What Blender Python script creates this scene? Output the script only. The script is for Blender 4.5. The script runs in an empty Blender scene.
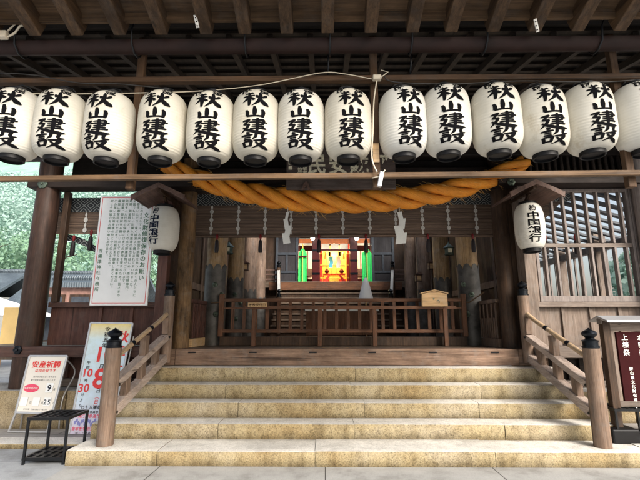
import bpy, bmesh, math, random
from mathutils import Vector, Matrix, noise
random.seed(7)
SC = bpy.context.scene
COL = SC.collection
R = math.radians
XC = 0.34                      # the axis of the shrine hall

# ------------------------------------------------------------------ camera
EYE = Vector((0, 0, 1.6)); PITCH = R(11.4); YAW = R(0.68); FPX = 420.0
cam = bpy.data.cameras.new('camera'); co = bpy.data.objects.new('camera', cam); COL.objects.link(co)
cam.lens = FPX / 640 * 36; cam.sensor_width = 36; cam.clip_start = .05; cam.clip_end = 2000
co.location = EYE; co.rotation_euler = (R(90) + PITCH, 0, YAW)
SC.camera = co
_M = co.rotation_euler.to_matrix()
def ray(px, py):
    return _M @ Vector(((px - 320) / FPX, (240 - py) / FPX, -1))
def at(px, py, Y):
    d = ray(px, py); return EYE + d * (Y / d.y)
def atz(px, py, z):
    d = ray(px, py); return EYE + d * ((z - EYE.z) / d.z)

# ------------------------------------------------------------------ materials
def nmat(name):
    m = bpy.data.materials.new(name); m.use_nodes = True
    nt = m.node_tree; b = nt.nodes['Principled BSDF']
    return m, nt, b
def N(nt, t, **kw):
    n = nt.nodes.new(t)
    for k, v in kw.items():
        if k in n.inputs.keys(): n.inputs[k].default_value = v
        else: setattr(n, k, v)
    return n
def ramp(nt, fac, stops):
    r = nt.nodes.new('ShaderNodeValToRGB'); e = r.color_ramp.elements
    e[0].position, e[0].color = stops[0][0], (*stops[0][1], 1)
    e[1].position, e[1].color = stops[-1][0], (*stops[-1][1], 1)
    for p, c in stops[1:-1]:
        q = e.new(p); q.color = (*c, 1)
    nt.links.new(fac, r.inputs[0]); return r.outputs[0]
def coords(nt, scale=(1, 1, 1), rnd=True):
    tc = nt.nodes.new('ShaderNodeTexCoord'); mp = nt.nodes.new('ShaderNodeMapping')
    mp.inputs['Scale'].default_value = scale
    if rnd:
        oi = nt.nodes.new('ShaderNodeObjectInfo')
        vm = N(nt, 'ShaderNodeVectorMath', operation='SCALE'); vm.inputs[0].default_value = (17, 31, 23)
        nt.links.new(oi.outputs['Random'], vm.inputs['Scale'])
        ad = N(nt, 'ShaderNodeVectorMath', operation='ADD')
        nt.links.new(tc.outputs['Object'], ad.inputs[0]); nt.links.new(vm.outputs[0], ad.inputs[1])
        nt.links.new(ad.outputs[0], mp.inputs[0])
    else:
        nt.links.new(tc.outputs['Object'], mp.inputs[0])
    return mp.outputs[0]
def mixc(nt, fac, a, b, mode='MIX'):
    m = nt.nodes.new('ShaderNodeMix'); m.data_type = 'RGBA'; m.blend_type = mode
    for s, v in ((0, fac), (6, a), (7, b)):
        if isinstance(v, (int, float)): m.inputs[s].default_value = v
        elif isinstance(v, tuple): m.inputs[s].default_value = (*v, 1)
        else: nt.links.new(v, m.inputs[s])
    return m.outputs[2]
def bump(nt, b, h, strength=.3, dist=.01):
    n = N(nt, 'ShaderNodeBump', Strength=strength, Distance=dist)
    nt.links.new(h, n.inputs['Height']); nt.links.new(n.outputs[0], b.inputs['Normal'])
def noise_n(nt, v, scale, detail=4, rough=.6):
    n = N(nt, 'ShaderNodeTexNoise', Scale=scale, Detail=detail, Roughness=rough)
    nt.links.new(v, n.inputs['Vector']); return n.outputs['Fac']

def wood(name, dark, light, axis='Z', rough=.62, grain=26, stain=.5, bmp=.35):
    """Fine grain along the axis, drying cracks, broad weathering and a little dust."""
    m, nt, b = nmat(name)
    grain = max(grain, 34)
    def sc(a, c): return {'X': (a, c, c), 'Y': (c, a, c), 'Z': (c, c, a)}[axis]
    g = noise_n(nt, coords(nt, sc(1.6, grain)), 1.0, 5, .6)
    f = noise_n(nt, coords(nt, sc(4, grain * 4.5)), 1.0, 3, .6)
    mid = tuple((x + y) / 2 for x, y in zip(dark, light))
    lo = tuple(x * .6 + y * .4 for x, y in zip(dark, mid)); hi = tuple(x * .7 + y * .3 for x, y in zip(light, mid))
    base = ramp(nt, g, [(.3, lo), (.5, mid), (.7, hi)])
    base = mixc(nt, .75, base, ramp(nt, f, [(.32, (.55, .53, .5)), (.5, (1, 1, 1)), (.7, (1.18, 1.16, 1.12))]), 'MULTIPLY')
    cr = noise_n(nt, coords(nt, sc(.55, grain * .62)), 1.0, 2, .5)
    crack = ramp(nt, cr, [(.27, (.25, .23, .22)), (.325, (1, 1, 1))])
    base = mixc(nt, .8, base, crack, 'MULTIPLY')
    big = noise_n(nt, coords(nt, sc(1.4, 3.2)), 1.3, 6, .68)
    st = ramp(nt, big, [(.3, (1 - stain,) * 3), (.6, (1.08,) * 3)])
    col = mixc(nt, 1.0, base, st, 'MULTIPLY')
    dust = noise_n(nt, coords(nt), 6, 5, .7)
    gy = sum(light) / 3
    col = mixc(nt, ramp(nt, dust, [(.5, (0, 0, 0)), (.75, (.35, .35, .35))]), col, (gy * .95, gy * .92, gy * .88))
    nt.links.new(col, b.inputs['Base Color'])
    rr = ramp(nt, big, [(.3, (rough + .18,) * 3), (.7, (rough,) * 3)])
    nt.links.new(rr, b.inputs['Roughness']); b.inputs['Specular IOR Level'].default_value = .28
    hm = mixc(nt, .6, g, crack, 'MULTIPLY')
    bump(nt, b, hm, bmp, .004)
    return m
def plain(name, c, rough=.6, metal=0, var=.15, scale=8, bmp=.0, spec=.5):
    m, nt, b = nmat(name)
    n = noise_n(nt, coords(nt), scale, 5, .6)
    col = ramp(nt, n, [(.3, tuple(x * (1 - var) for x in c)), (.7, tuple(min(1, x * (1 + var)) for x in c))])
    nt.links.new(col, b.inputs['Base Color']); b.inputs['Roughness'].default_value = rough; b.inputs['Metallic'].default_value = metal
    b.inputs['Specular IOR Level'].default_value = spec
    if bmp: bump(nt, b, n, bmp, .006)
    return m
def stone(name, side, top, speck=.5, stain=True):
    """Granite: yellowed rough faces, paler foot-worn tops."""
    m, nt, b = nmat(name)
    v = coords(nt, rnd=False)
    fine = noise_n(nt, v, 62, 4, .75); mid = noise_n(nt, v, 7, 6, .7); big = noise_n(nt, v, 1.3, 4, .6)
    streak = noise_n(nt, coords(nt, (7, 7, 1.2), False), 1.0, 5, .65)
    sp = ramp(nt, fine, [(.34, (1 - speck * 1.35,) * 3), (.47, (.92,) * 3), (.64, (1 + speck * .6,) * 3)])
    sb = ramp(nt, big, [(.32, tuple(x * y for x, y in zip(side, (.80, .72, .60)))), (.5, side), (.68, tuple(x * y for x, y in zip(side, (1.05, 1.1, 1.3))))])
    sm = mixc(nt, 1.0, sb, ramp(nt, mid, [(.3, (.68, .65, .6)), (.52, (1.0, 1.0, 1.0))]), 'MULTIPLY')
    sm = mixc(nt, .5, sm, ramp(nt, streak, [(.32, (.45, .42, .38)), (.5, (1.0, 1.0, 1.0))]), 'MULTIPLY')
    sc = mixc(nt, 1.0, sm, sp, 'MULTIPLY')
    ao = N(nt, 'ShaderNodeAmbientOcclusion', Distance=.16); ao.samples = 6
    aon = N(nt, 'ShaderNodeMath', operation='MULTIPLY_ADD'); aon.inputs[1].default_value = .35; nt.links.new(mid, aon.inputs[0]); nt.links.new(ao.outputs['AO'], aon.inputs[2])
    shade_grime = ramp(nt, aon.outputs[0], [(.68, (.20, .18, .14)), (1.10, (1, 1, 1))])  # occlusion paints shade as well as dirt into creases and riser bottoms
    sc = mixc(nt, .85, sc, shade_grime, 'MULTIPLY')
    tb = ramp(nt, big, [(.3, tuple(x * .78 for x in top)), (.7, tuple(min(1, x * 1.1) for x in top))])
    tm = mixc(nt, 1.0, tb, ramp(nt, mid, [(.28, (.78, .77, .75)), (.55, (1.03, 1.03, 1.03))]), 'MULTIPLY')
    tcx = mixc(nt, .5, tm, sp, 'MULTIPLY'); tcx = mixc(nt, .45, tcx, shade_grime, 'MULTIPLY')
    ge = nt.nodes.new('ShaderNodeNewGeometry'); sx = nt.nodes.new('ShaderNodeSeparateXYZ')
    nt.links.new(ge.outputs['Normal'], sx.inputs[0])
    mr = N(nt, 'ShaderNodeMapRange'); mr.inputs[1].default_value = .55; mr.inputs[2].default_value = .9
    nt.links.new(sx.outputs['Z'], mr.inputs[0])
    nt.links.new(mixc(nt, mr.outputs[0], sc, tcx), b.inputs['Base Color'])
    b.inputs['Roughness'].default_value = .85; b.inputs['Specular IOR Level'].default_value = .25
    bump(nt, b, fine, .8, .008)
    return m

M = {}
M['roof_wood'] = wood('old_roof_timber', (.016, .009, .005), (.12, .068, .034), 'Y', .6)
M['roof_board'] = wood('old_roof_board', (.03, .018, .009), (.15, .088, .046), 'X', .65)
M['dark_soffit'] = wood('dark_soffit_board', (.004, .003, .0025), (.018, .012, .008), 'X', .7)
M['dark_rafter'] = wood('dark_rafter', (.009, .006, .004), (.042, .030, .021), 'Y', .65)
M['gutter'] = plain('brown_gutter_metal', (.022, .010, .008), .6, .1, .35, 5, 0, .3)
M['batten'] = wood('lantern_batten', (.065, .038, .02), (.21, .125, .065), 'X', .6)
M['batten_z'] = wood('lantern_post', (.04, .02, .01), (.13, .072, .036), 'Z', .6)
M['batten_dark'] = wood('dark_lantern_rail', (.035, .018, .009), (.12, .066, .034), 'X', .6)
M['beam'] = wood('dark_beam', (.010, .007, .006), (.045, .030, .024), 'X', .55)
M['log_dark'] = wood('dark_log', (.018, .009, .006), (.075, .038, .025), 'Z', .45, 16)
M['log_tan'] = wood('tan_log', (.08, .042, .02), (.34, .21, .10), 'Z', .55, 14, .75, .5)
M['log_brown'] = wood('brown_log', (.02, .011, .007), (.095, .053, .03), 'Z', .5, 14, .6)
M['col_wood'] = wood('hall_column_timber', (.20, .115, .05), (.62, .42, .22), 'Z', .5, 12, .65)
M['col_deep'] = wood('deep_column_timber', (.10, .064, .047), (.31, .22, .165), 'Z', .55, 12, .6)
M['wall_red'] = wood('red_brown_board', (.055, .023, .018), (.145, .068, .052), 'Z', .5, 18, .4)
M['wall_red_x'] = wood('red_brown_rail', (.045, .022, .018), (.12, .064, .05), 'X', .5, 18, .4)
M['wall_pale'] = wood('pale_lit_board', (.13, .095, .075), (.28, .22, .18), 'Z', .6, 18, .35)  # bright light on the right side is painted into this board colour
M['wall_pale_x'] = wood('pale_lit_rail', (.12, .09, .075), (.27, .22, .185), 'X', .6, 18, .35)  # same lit tone put into the colour of the rails
M['lattice'] = wood('lattice_bar', (.14, .115, .105), (.31, .265, .245), 'Z', .55, 24, .3)
M['rail_pink'] = wood('stair_rail_wood', (.26, .195, .165), (.56, .46, .395), 'Y', .5, 18, .35)
M['post_pink'] = wood('stair_post_wood', (.12, .078, .055), (.32, .22, .16), 'Z', .5, 18, .45)
M['hand_tan'] = wood('handrail_wood', (.34, .23, .13), (.62, .46, .30), 'Y', .35, 18, .3)
M['fence'] = wood('red_brown_fence', (.065, .028, .014), (.22, .10, .052), 'Z', .5, 20, .4)
M['fence_x'] = wood('red_brown_fence_rail', (.07, .031, .015), (.23, .105, .055), 'X', .45, 20, .4)
M['sill'] = wood('worn_threshold', (.11, .062, .04), (.36, .24, .17), 'X', .6, 22, .5)
M['floor'] = wood('hall_floor_board', (.05, .035, .025), (.16, .115, .08), 'Y', .35, 14, .4)
M['step_wood'] = wood('inner_step', (.08, .055, .038), (.22, .16, .115), 'X', .5, 20, .4)
M['plaque'] = wood('plaque_board', (.05, .035, .03), (.14, .105, .09), 'X', .6)
M['light_wood'] = wood('fresh_cypress', (.48, .30, .14), (.68, .47, .26), 'X', .5, 16, .2)
M['canopy_wood'] = wood('lantern_canopy_board', (.07, .04, .03), (.19, .115, .09), 'Y', .55, 20, .4)
M['panel_in'] = wood('dull_door_board', (.02, .018, .022), (.05, .046, .05), 'Z', .5, 18, .3)
M['door_frame'] = plain('blue_grey_door_frame', (.05, .06, .075), .45, .3, .3)
M['red_lacquer'] = plain('dark_red_lacquer', (.07, .008, .008), .3, 0, .3)
M['vermilion'] = plain('vermilion_lacquer', (.62, .045, .018), .35, 0, .15)
M['gold'] = plain('gold_brocade', (.85, .48, .06), .4, .1, .3, 22)
M['orange'] = plain('orange_panel', (.62, .16, .03), .45, 0, .2)
M['shoji'] = plain('pale_screen', (.78, .70, .55), .7, 0, .12, 5)
M['green'] = plain('green_silk', (.02, .62, .12), .5, 0, .15, 30, .1)
M['green_edge'] = plain('green_silk_band', (.42, .55, .10), .5, 0, .15, 30, .1)
M['cyan'] = plain('light_blue_paper', (.08, .52, .72), .7, 0, .08)
M['white'] = plain('white_paper', (.82, .82, .78), .75, 0, .04, 20)
M['board_white'] = plain('white_sign_board', (.86, .87, .86), .45, 0, .04, 3)
M['ink'] = plain('black_ink', (.006, .006, .007), .95, 0, .2, 8, 0, .05)
M['ink_blue'] = plain('blue_black_ink', (.014, .02, .04), .9, 0, .2, 8, 0, .05)
M['ink_grey'] = plain('grey_ink', (.10, .10, .10), .6, 0, .2)
M['ink_red'] = plain('red_ink', (.72, .035, .03), .55, 0, .1)
M['ink_pink'] = plain('pink_ink', (.75, .07, .14), .55, 0, .1)
M['ink_green'] = plain('green_ink', (.05, .16, .08), .55, 0, .1)
M['ink_lilac'] = plain('lilac_ink', (.25, .25, .55), .55, 0, .1)
M['pale_paint'] = plain('pale_gilt_paint', (.72, .66, .48), .5, 0, .35, 30)
M['black_metal'] = plain('black_painted_metal', (.012, .013, .015), .35, .4, .3, 20)
M['bronze_black'] = plain('black_bronze', (.014, .017, .022), .28, .75, .45, 14)
M['bronze_green'] = plain('green_bronze', (.10, .13, .10), .45, .6, .5, 16, .2)
M['clad'] = plain('grey_bronze_sheet', (.085, .08, .074), .5, .3, .55, 5, .2)
M['alu'] = plain('white_aluminium', (.5, .5, .51), .35, .5, .08)
M['cap_black'] = plain('black_lantern_ring', (.005, .005, .006), .5, 0, .3, 8, 0, .25)
M['cable'] = plain('cream_cable', (.62, .55, .43), .5, 0, .1)
M['cable_dark'] = plain('dark_cable', (.03, .028, .026), .5, 0, .1)
M['red_cord'] = plain('red_silk_cord', (.22, .012, .015), .55, 0, .2, 40)
M['black_cord'] = plain('black_silk_tassel', (.018, .012, .014), .6, 0, .3, 40)
M['strap'] = plain('silver_brocade', (.62, .60, .56), .5, .1, .3, 60)
M['maroon'] = plain('maroon_board', (.035, .007, .008), .85, 0, .2, 5, 0, .08)
M['trunk'] = wood('tree_bark', (.05, .035, .025), (.12, .09, .065), 'Z', .8)
M['plaster'] = plain('pale_plaster', (.42, .42, .40), .8, 0, .1, 2)
M['tent'] = plain('white_canvas', (.78, .80, .82), .7, 0, .04, 2)
M['yellow'] = plain('yellow_board', (.72, .50, .20), .6, 0, .1, 3)
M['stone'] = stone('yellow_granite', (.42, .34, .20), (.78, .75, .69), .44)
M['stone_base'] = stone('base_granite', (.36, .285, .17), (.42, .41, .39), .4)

def make_paper():
    m, nt, b = nmat('lantern_paper')
    v = coords(nt)
    n = noise_n(nt, v, 5, 5, .6); f = noise_n(nt, v, 60, 3, .6)
    c = ramp(nt, n, [(.3, (.68, .665, .61)), (.7, (.79, .78, .74))])
    oi = nt.nodes.new('ShaderNodeObjectInfo')
    c = mixc(nt, .8, c, ramp(nt, oi.outputs['Random'], [(0, (.90, .86, .76)), (.5, (1, .98, .93)), (1, (1.04, 1.04, 1.03))]), 'MULTIPLY')
    sn = noise_n(nt, coords(nt, (6, 6, 2.2)), 1.0, 6, .72)
    c = mixc(nt, .5, c, ramp(nt, sn, [(.30, (.62, .53, .38)), (.43, (1, 1, 1))]), 'MULTIPLY')
    c = mixc(nt, .12, c, ramp(nt, f, [(.3, (.8, .8, .8)), (.7, (1, 1, 1))]), 'MULTIPLY')
    nt.links.new(c, b.inputs['Base Color']); b.inputs['Roughness'].default_value = .55
    b.inputs['Specular IOR Level'].default_value = .3
    tr = N(nt, 'ShaderNodeBsdfTranslucent'); nt.links.new(c, tr.inputs['Color'])
    mx = N(nt, 'ShaderNodeMixShader'); mx.inputs[0].default_value = .22
    out = nt.nodes['Material Output']
    nt.links.new(b.outputs[0], mx.inputs[1]); nt.links.new(tr.outputs[0], mx.inputs[2]); nt.links.new(mx.outputs[0], out.inputs['Surface'])
    sx = nt.nodes.new('ShaderNodeSeparateXYZ'); nt.links.new(v, sx.inputs[0])
    w = N(nt, 'ShaderNodeMath', operation='SINE'); mu = N(nt, 'ShaderNodeMath', operation='MULTIPLY'); mu.inputs[1].default_value = 2 * math.pi / .0195
    nt.links.new(sx.outputs['Z'], mu.inputs[0]); nt.links.new(mu.outputs[0], w.inputs[0])
    bump(nt, b, w.outputs[0], .10, .004)
    return m
M['paper'] = make_paper()

def make_rope():
    m, nt, b = nmat('rice_straw_rope')
    uv = nt.nodes.new('ShaderNodeUVMap'); uv.uv_map = 'UVMap'
    mp = nt.nodes.new('ShaderNodeMapping'); mp.inputs['Scale'].default_value = (7, 60, 1)
    nt.links.new(uv.outputs[0], mp.inputs[0])
    n = noise_n(nt, mp.outputs[0], 1.0, 6, .75)
    big = noise_n(nt, coords(nt), 2.2, 4, .6)
    c = ramp(nt, n, [(.28, (.22, .05, .004)), (.46, (.84, .285, .014)), (.74, (.95, .48, .07))])
    c = mixc(nt, 1.0, c, ramp(nt, big, [(.3, (.72, .66, .6)), (.65, (1.05, 1.05, 1.05))]), 'MULTIPLY')
    nt.links.new(c, b.inputs['Base Color']); b.inputs['Roughness'].default_value = .6
    bump(nt, b, n, .7, .012)
    return m
M['rope'] = make_rope(); M['straw'] = plain('loose_straw', (.72, .42, .12), .7, 0, .2)

def make_brocade():
    m, nt, b = nmat('black_white_diamond_brocade')
    tc = nt.nodes.new('ShaderNodeTexCoord'); sx = nt.nodes.new('ShaderNodeSeparateXYZ'); nt.links.new(tc.outputs['Object'], sx.inputs[0])
    def tri(sock, p):
        a = N(nt, 'ShaderNodeMath', operation='PINGPONG'); a.inputs[1].default_value = p / 2
        nt.links.new(sock, a.inputs[0])
        d = N(nt, 'ShaderNodeMath', operation='DIVIDE'); d.inputs[1].default_value = p / 2; nt.links.new(a.outputs[0], d.inputs[0]); return d.outputs[0]
    ad = N(nt, 'ShaderNodeMath', operation='ADD'); nt.links.new(tri(sx.outputs['X'], .24), ad.inputs[0]); nt.links.new(tri(sx.outputs['Z'], .21), ad.inputs[1])
    rp = N(nt, 'ShaderNodeMath', operation='PINGPONG'); rp.inputs[1].default_value = .25; nt.links.new(ad.outputs[0], rp.inputs[0])
    c = ramp(nt, rp.outputs[0], [(.03, (.42, .44, .42)), (.09, (.025, .03, .035))])
    n = noise_n(nt, coords(nt), 30, 3, .6)
    c = mixc(nt, .5, c, ramp(nt, n, [(.3, (.5, .5, .5)), (.7, (1, 1, 1))]), 'MULTIPLY')
    nt.links.new(c, b.inputs['Base Color']); b.inputs['Roughness'].default_value = .7
    return m
M['brocade'] = make_brocade()

def make_blind():
    m, nt, b = nmat('split_bamboo_blind')
    v = coords(nt, rnd=False); sx = nt.nodes.new('ShaderNodeSeparateXYZ'); nt.links.new(v, sx.inputs[0])
    mu = N(nt, 'ShaderNodeMath', operation='MULTIPLY'); mu.inputs[1].default_value = 2 * math.pi / .03; nt.links.new(sx.outputs['Z'], mu.inputs[0])
    w = N(nt, 'ShaderNodeMath', operation='SINE'); nt.links.new(mu.outputs[0], w.inputs[0])
    g = noise_n(nt, coords(nt, (1.5, 30, 45), False), 1.0, 5, .7)
    c = ramp(nt, g, [(.3, (.065, .04, .028)), (.7, (.30, .20, .14))])
    c = mixc(nt, .55, c, ramp(nt, w.outputs[0], [(.0, (.35, .35, .35)), (.6, (1, 1, 1))]), 'MULTIPLY')
    nt.links.new(c, b.inputs['Base Color']); b.inputs['Roughness'].default_value = .6
    bump(nt, b, w.outputs[0], .4, .006)
    return m
M['blind'] = make_blind()

def make_ground(name, c1, c2, bw, bh, off, joint=.007):
    m, nt, b = nmat(name)
    v = coords(nt, rnd=False)
    br = N(nt, 'ShaderNodeTexBrick', Scale=1.0); br.offset = off
    for k, x in (('Mortar Size', joint), ('Brick Width', bw), ('Row Height', bh), ('Mortar Smooth', .3), ('Bias', 0.0)): br.inputs[k].default_value = x
    br.inputs['Color1'].default_value = (*c1, 1); br.inputs['Color2'].default_value = (*c2, 1); br.inputs['Mortar'].default_value = (.07, .065, .06, 1)
    nt.links.new(v, br.inputs['Vector'])
    n = noise_n(nt, v, 2.2, 6, .65); f = noise_n(nt, v, 70, 3, .7)
    c = mixc(nt, 1.0, br.outputs['Color'], ramp(nt, n, [(.3, (.58, .57, .55)), (.5, (.92, .92, .92)), (.68, (1.06, 1.06, 1.06))]), 'MULTIPLY')
    c = mixc(nt, .3, c, ramp(nt, f, [(.35, (.6, .6, .6)), (.65, (1.1, 1.1, 1.1))]), 'MULTIPLY')
    nt.links.new(c, b.inputs['Base Color']); b.inputs['Roughness'].default_value = .8
    bump(nt, b, f, .2, .004)
    return m
M['ground'] = make_ground('smooth_grey_paving', (.37, .385, .40), (.34, .355, .37), 2.4, 1.35, .5)
M['pave'] = make_ground('pale_granite_paving', (.44, .435, .42), (.40, .395, .38), 1.9, .9, .42)
M['plinth'] = make_ground('plinth_top_paving', (.40, .38, .35), (.37, .35, .33), 1.6, .8, .4)

def make_tile():
    m, nt, b = nmat('grey_roof_tile')
    tc = nt.nodes.new('ShaderNodeTexCoord')
    w = N(nt, 'ShaderNodeTexWave', Scale=3.2); w.bands_direction = 'X'; nt.links.new(tc.outputs['Object'], w.inputs['Vector'])
    n = noise_n(nt, coords(nt), 1.2, 5, .6)
    c = ramp(nt, n, [(.3, (.06, .08, .10)), (.7, (.13, .165, .19))])
    c = mixc(nt, .55, c, ramp(nt, w.outputs['Fac'], [(.1, (.4, .4, .4)), (.6, (1, 1, 1))]), 'MULTIPLY')
    nt.links.new(c, b.inputs['Base Color']); b.inputs['Roughness'].default_value = .5
    bump(nt, b, w.outputs['Fac'], .5, .05)
    return m
M['tile'] = make_tile()

def leaf_mat(name, dark, light, haze=0.0, hz=(.55, .80, .72), sc=.55, isl=(.6, 1.25)):
    m, nt, b = nmat(name)
    n = noise_n(nt, coords(nt, rnd=False), sc, 5, .6)
    ge = nt.nodes.new('ShaderNodeNewGeometry')
    c = ramp(nt, n, [(.3, dark), (.7, light)])
    c = mixc(nt, .45, c, ramp(nt, ge.outputs['Random Per Island'], [(0, (isl[0],) * 3), (1, (isl[1], isl[1], isl[1] * .93))]), 'MULTIPLY')
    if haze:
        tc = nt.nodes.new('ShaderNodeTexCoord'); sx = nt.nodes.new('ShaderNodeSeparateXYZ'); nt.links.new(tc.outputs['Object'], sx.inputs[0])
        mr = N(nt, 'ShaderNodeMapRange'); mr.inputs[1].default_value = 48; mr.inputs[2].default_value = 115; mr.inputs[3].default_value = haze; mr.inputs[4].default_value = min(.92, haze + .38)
        nt.links.new(sx.outputs['Y'], mr.inputs[0]); c = mixc(nt, mr.outputs[0], c, hz)  # haze is painted into the leaf colour, stronger with distance
    nt.links.new(c, b.inputs['Base Color']); b.inputs['Roughness'].default_value = .7
    b.inputs['Specular IOR Level'].default_value = .2
    tr = N(nt, 'ShaderNodeBsdfTranslucent'); nt.links.new(c, tr.inputs['Color'])
    mx = N(nt, 'ShaderNodeMixShader'); mx.inputs[0].default_value = .3
    nt.links.new(b.outputs[0], mx.inputs[1]); nt.links.new(tr.outputs[0], mx.inputs[2]); nt.links.new(mx.outputs[0], nt.nodes['Material Output'].inputs['Surface'])
    return m
M['storehouse'] = plain('red_brown_wall', (.27, .15, .12), .7, 0, .3, 6)
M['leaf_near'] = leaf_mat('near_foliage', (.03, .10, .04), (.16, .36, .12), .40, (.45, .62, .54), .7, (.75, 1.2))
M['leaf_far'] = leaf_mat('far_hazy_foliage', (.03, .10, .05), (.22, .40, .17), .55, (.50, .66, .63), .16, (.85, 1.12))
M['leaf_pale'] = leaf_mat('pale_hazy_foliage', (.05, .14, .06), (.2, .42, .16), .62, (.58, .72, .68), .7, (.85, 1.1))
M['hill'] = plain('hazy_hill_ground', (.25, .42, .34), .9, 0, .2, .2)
def emit(name, c, s):
    m, nt, b = nmat(name)
    b.inputs['Base Color'].default_value = (*c, 1); b.inputs['Emission Color'].default_value = (*c, 1); b.inputs['Emission Strength'].default_value = s
    n = noise_n(nt, coords(nt), 9, 2, .5)
    nt.links.new(ramp(nt, n, [(.3, tuple(x * .9 for x in c)), (.7, c)]), b.inputs['Base Color'])
    return m
M['lamp'] = emit('lit_globe', (1, .93, .8), 3.0)

# ------------------------------------------------------------------ object helpers
OFF = {}
def tag(o, label=None, cat=None, group=None, kind=None):
    if label: o['label'] = label
    if cat: o['category'] = cat
    if group: o['group'] = group
    if kind: o['kind'] = kind
    return o
def thing(name, label, cat, loc=(0, 0, 0), group=None, rot=None):
    o = bpy.data.objects.new(name, None); COL.objects.link(o); o.empty_display_size = .1
    o.location = loc; OFF[o] = Vector(loc)
    if rot: o.rotation_euler = rot; OFF[o] = Vector((0, 0, 0))
    return tag(o, label, cat, group)
def dup(root, loc, label, rz=None):
    r = root.copy(); COL.objects.link(r); r.location = loc; r['label'] = label
    if rz is not None: r.rotation_euler = (0, 0, rz)
    for ch in list(root.children):
        c = ch.copy(); COL.objects.link(c); c.parent = r
        for g in list(ch.children):
            d = g.copy(); COL.objects.link(d); d.parent = c
    return r

class MB:
    def __init__(s): s.v = []; s.f = []
    def add(s, vs, fs):
        n = len(s.v); s.v += [Vector(v) for v in vs]; s.f += [[i + n for i in f] for f in fs]; return s
    def box(s, x0, x1, y0, y1, z0, z1):
        x0, x1 = sorted((x0, x1)); y0, y1 = sorted((y0, y1)); z0, z1 = sorted((z0, z1))
        v = [(x, y, z) for z in (z0, z1) for y in (y0, y1) for x in (x0, x1)]
        return s.add(v, [(0, 2, 3, 1), (4, 5, 7, 6), (0, 1, 5, 4), (2, 6, 7, 3), (0, 4, 6, 2), (1, 3, 7, 5)])
    def bar(s, p, q, w, h, up=(0, 0, 1)):
        """a square bar from p to q, w wide, h high along up"""
        p, q = Vector(p), Vector(q); t = (q - p).normalized(); sd = t.cross(Vector(up)).normalized(); u = sd.cross(t)
        v = []
        for c in (p, q):
            for a, b in ((-1, -1), (1, -1), (1, 1), (-1, 1)): v.append(c + sd * (a * w / 2) + u * (b * h / 2))
        return s.add(v, [(3, 2, 1, 0), (4, 5, 6, 7), (0, 1, 5, 4), (1, 2, 6, 5), (2, 3, 7, 6), (3, 0, 4, 7)])
    def lathe(s, prof, c=(0, 0, 0), n=24, caps=True):
        c = Vector(c); vs = []; fs = []
        for r, z in prof:
            for i in range(n):
                a = 2 * math.pi * i / n; vs.append(c + Vector((r * math.cos(a), r * math.sin(a), z)))
        for j in range(len(prof) - 1):
            for i in range(n):
                k = (i + 1) % n; fs.append((j * n + i, j * n + k, (j + 1) * n + k, (j + 1) * n + i))
        if caps:
            fs.append(tuple(reversed(range(n)))); fs.append(tuple((len(prof) - 1) * n + i for i in range(n)))
        return s.add(vs, fs)
    def tube(s, path, r, n=8, closed_ends=True):
        path = [Vector(p) for p in path]; vs = []; fs = []
        rs = r if isinstance(r, (list, tuple)) else [r] * len(path)
        t0 = (path[1] - path[0]).normalized()
        u = t0.orthogonal().normalized()
        for i, p in enumerate(path):
            t = (path[min(i + 1, len(path) - 1)] - path[max(i - 1, 0)]).normalized()
            u = (u - t * u.dot(t)).normalized(); w = t.cross(u)
            for k in range(n):
                a = 2 * math.pi * k / n; vs.append(p + (u * math.cos(a) + w * math.sin(a)) * rs[i])
        for j in range(len(path) - 1):
            for i in range(n):
                k = (i + 1) % n; fs.append((j * n + i, j * n + k, (j + 1) * n + k, (j + 1) * n + i))
        if closed_ends:
            fs.append(tuple(reversed(range(n)))); fs.append(tuple((len(path) - 1) * n + i for i in range(n)))
        return s.add(vs, fs)
    def prism(s, poly, axis, a, b):
        """extrude a 2-D polygon along an axis from a to b"""
        def mk(p, t):
            return {'X': (t, p[0], p[1]), 'Y': (p[0], t, p[1]), 'Z': (p[0], p[1], t)}[axis]
        n = len(poly); vs = [mk(p, a) for p in poly] + [mk(p, b) for p in poly]
        fs = [tuple(range(n)), tuple(reversed(range(n, 2 * n)))] + [(i, i + n, (i + 1) % n + n, (i + 1) % n) for i in range(n)]
        return s.add(vs, fs)
    def build(s, name, mat, parent=None, bevel=0, smooth=False, seg=2):
        off = OFF.get(parent, Vector((0, 0, 0))) if parent else Vector((0, 0, 0))
        me = bpy.data.meshes.new(name); me.from_pydata([tuple(v - off) for v in s.v], [], s.f)
        bm = bmesh.new(); bm.from_mesh(me); bmesh.ops.recalc_face_normals(bm, faces=bm.faces); bm.to_mesh(me); bm.free()
        me.materials.append(mat)
        o = bpy.data.objects.new(name, me); COL.objects.link(o)
        if parent: o.parent = parent; OFF[o] = off
        if bevel:
            b = o.modifiers.new('bevel', 'BEVEL'); b.width = bevel; b.segments = seg; b.limit_method = 'ANGLE'; b.angle_limit = R(40)
        if smooth:
            for p in me.polygons: p.use_smooth = True
            if smooth == 'auto':
                me.set_sharp_from_angle(angle=R(38))
        return o

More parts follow.
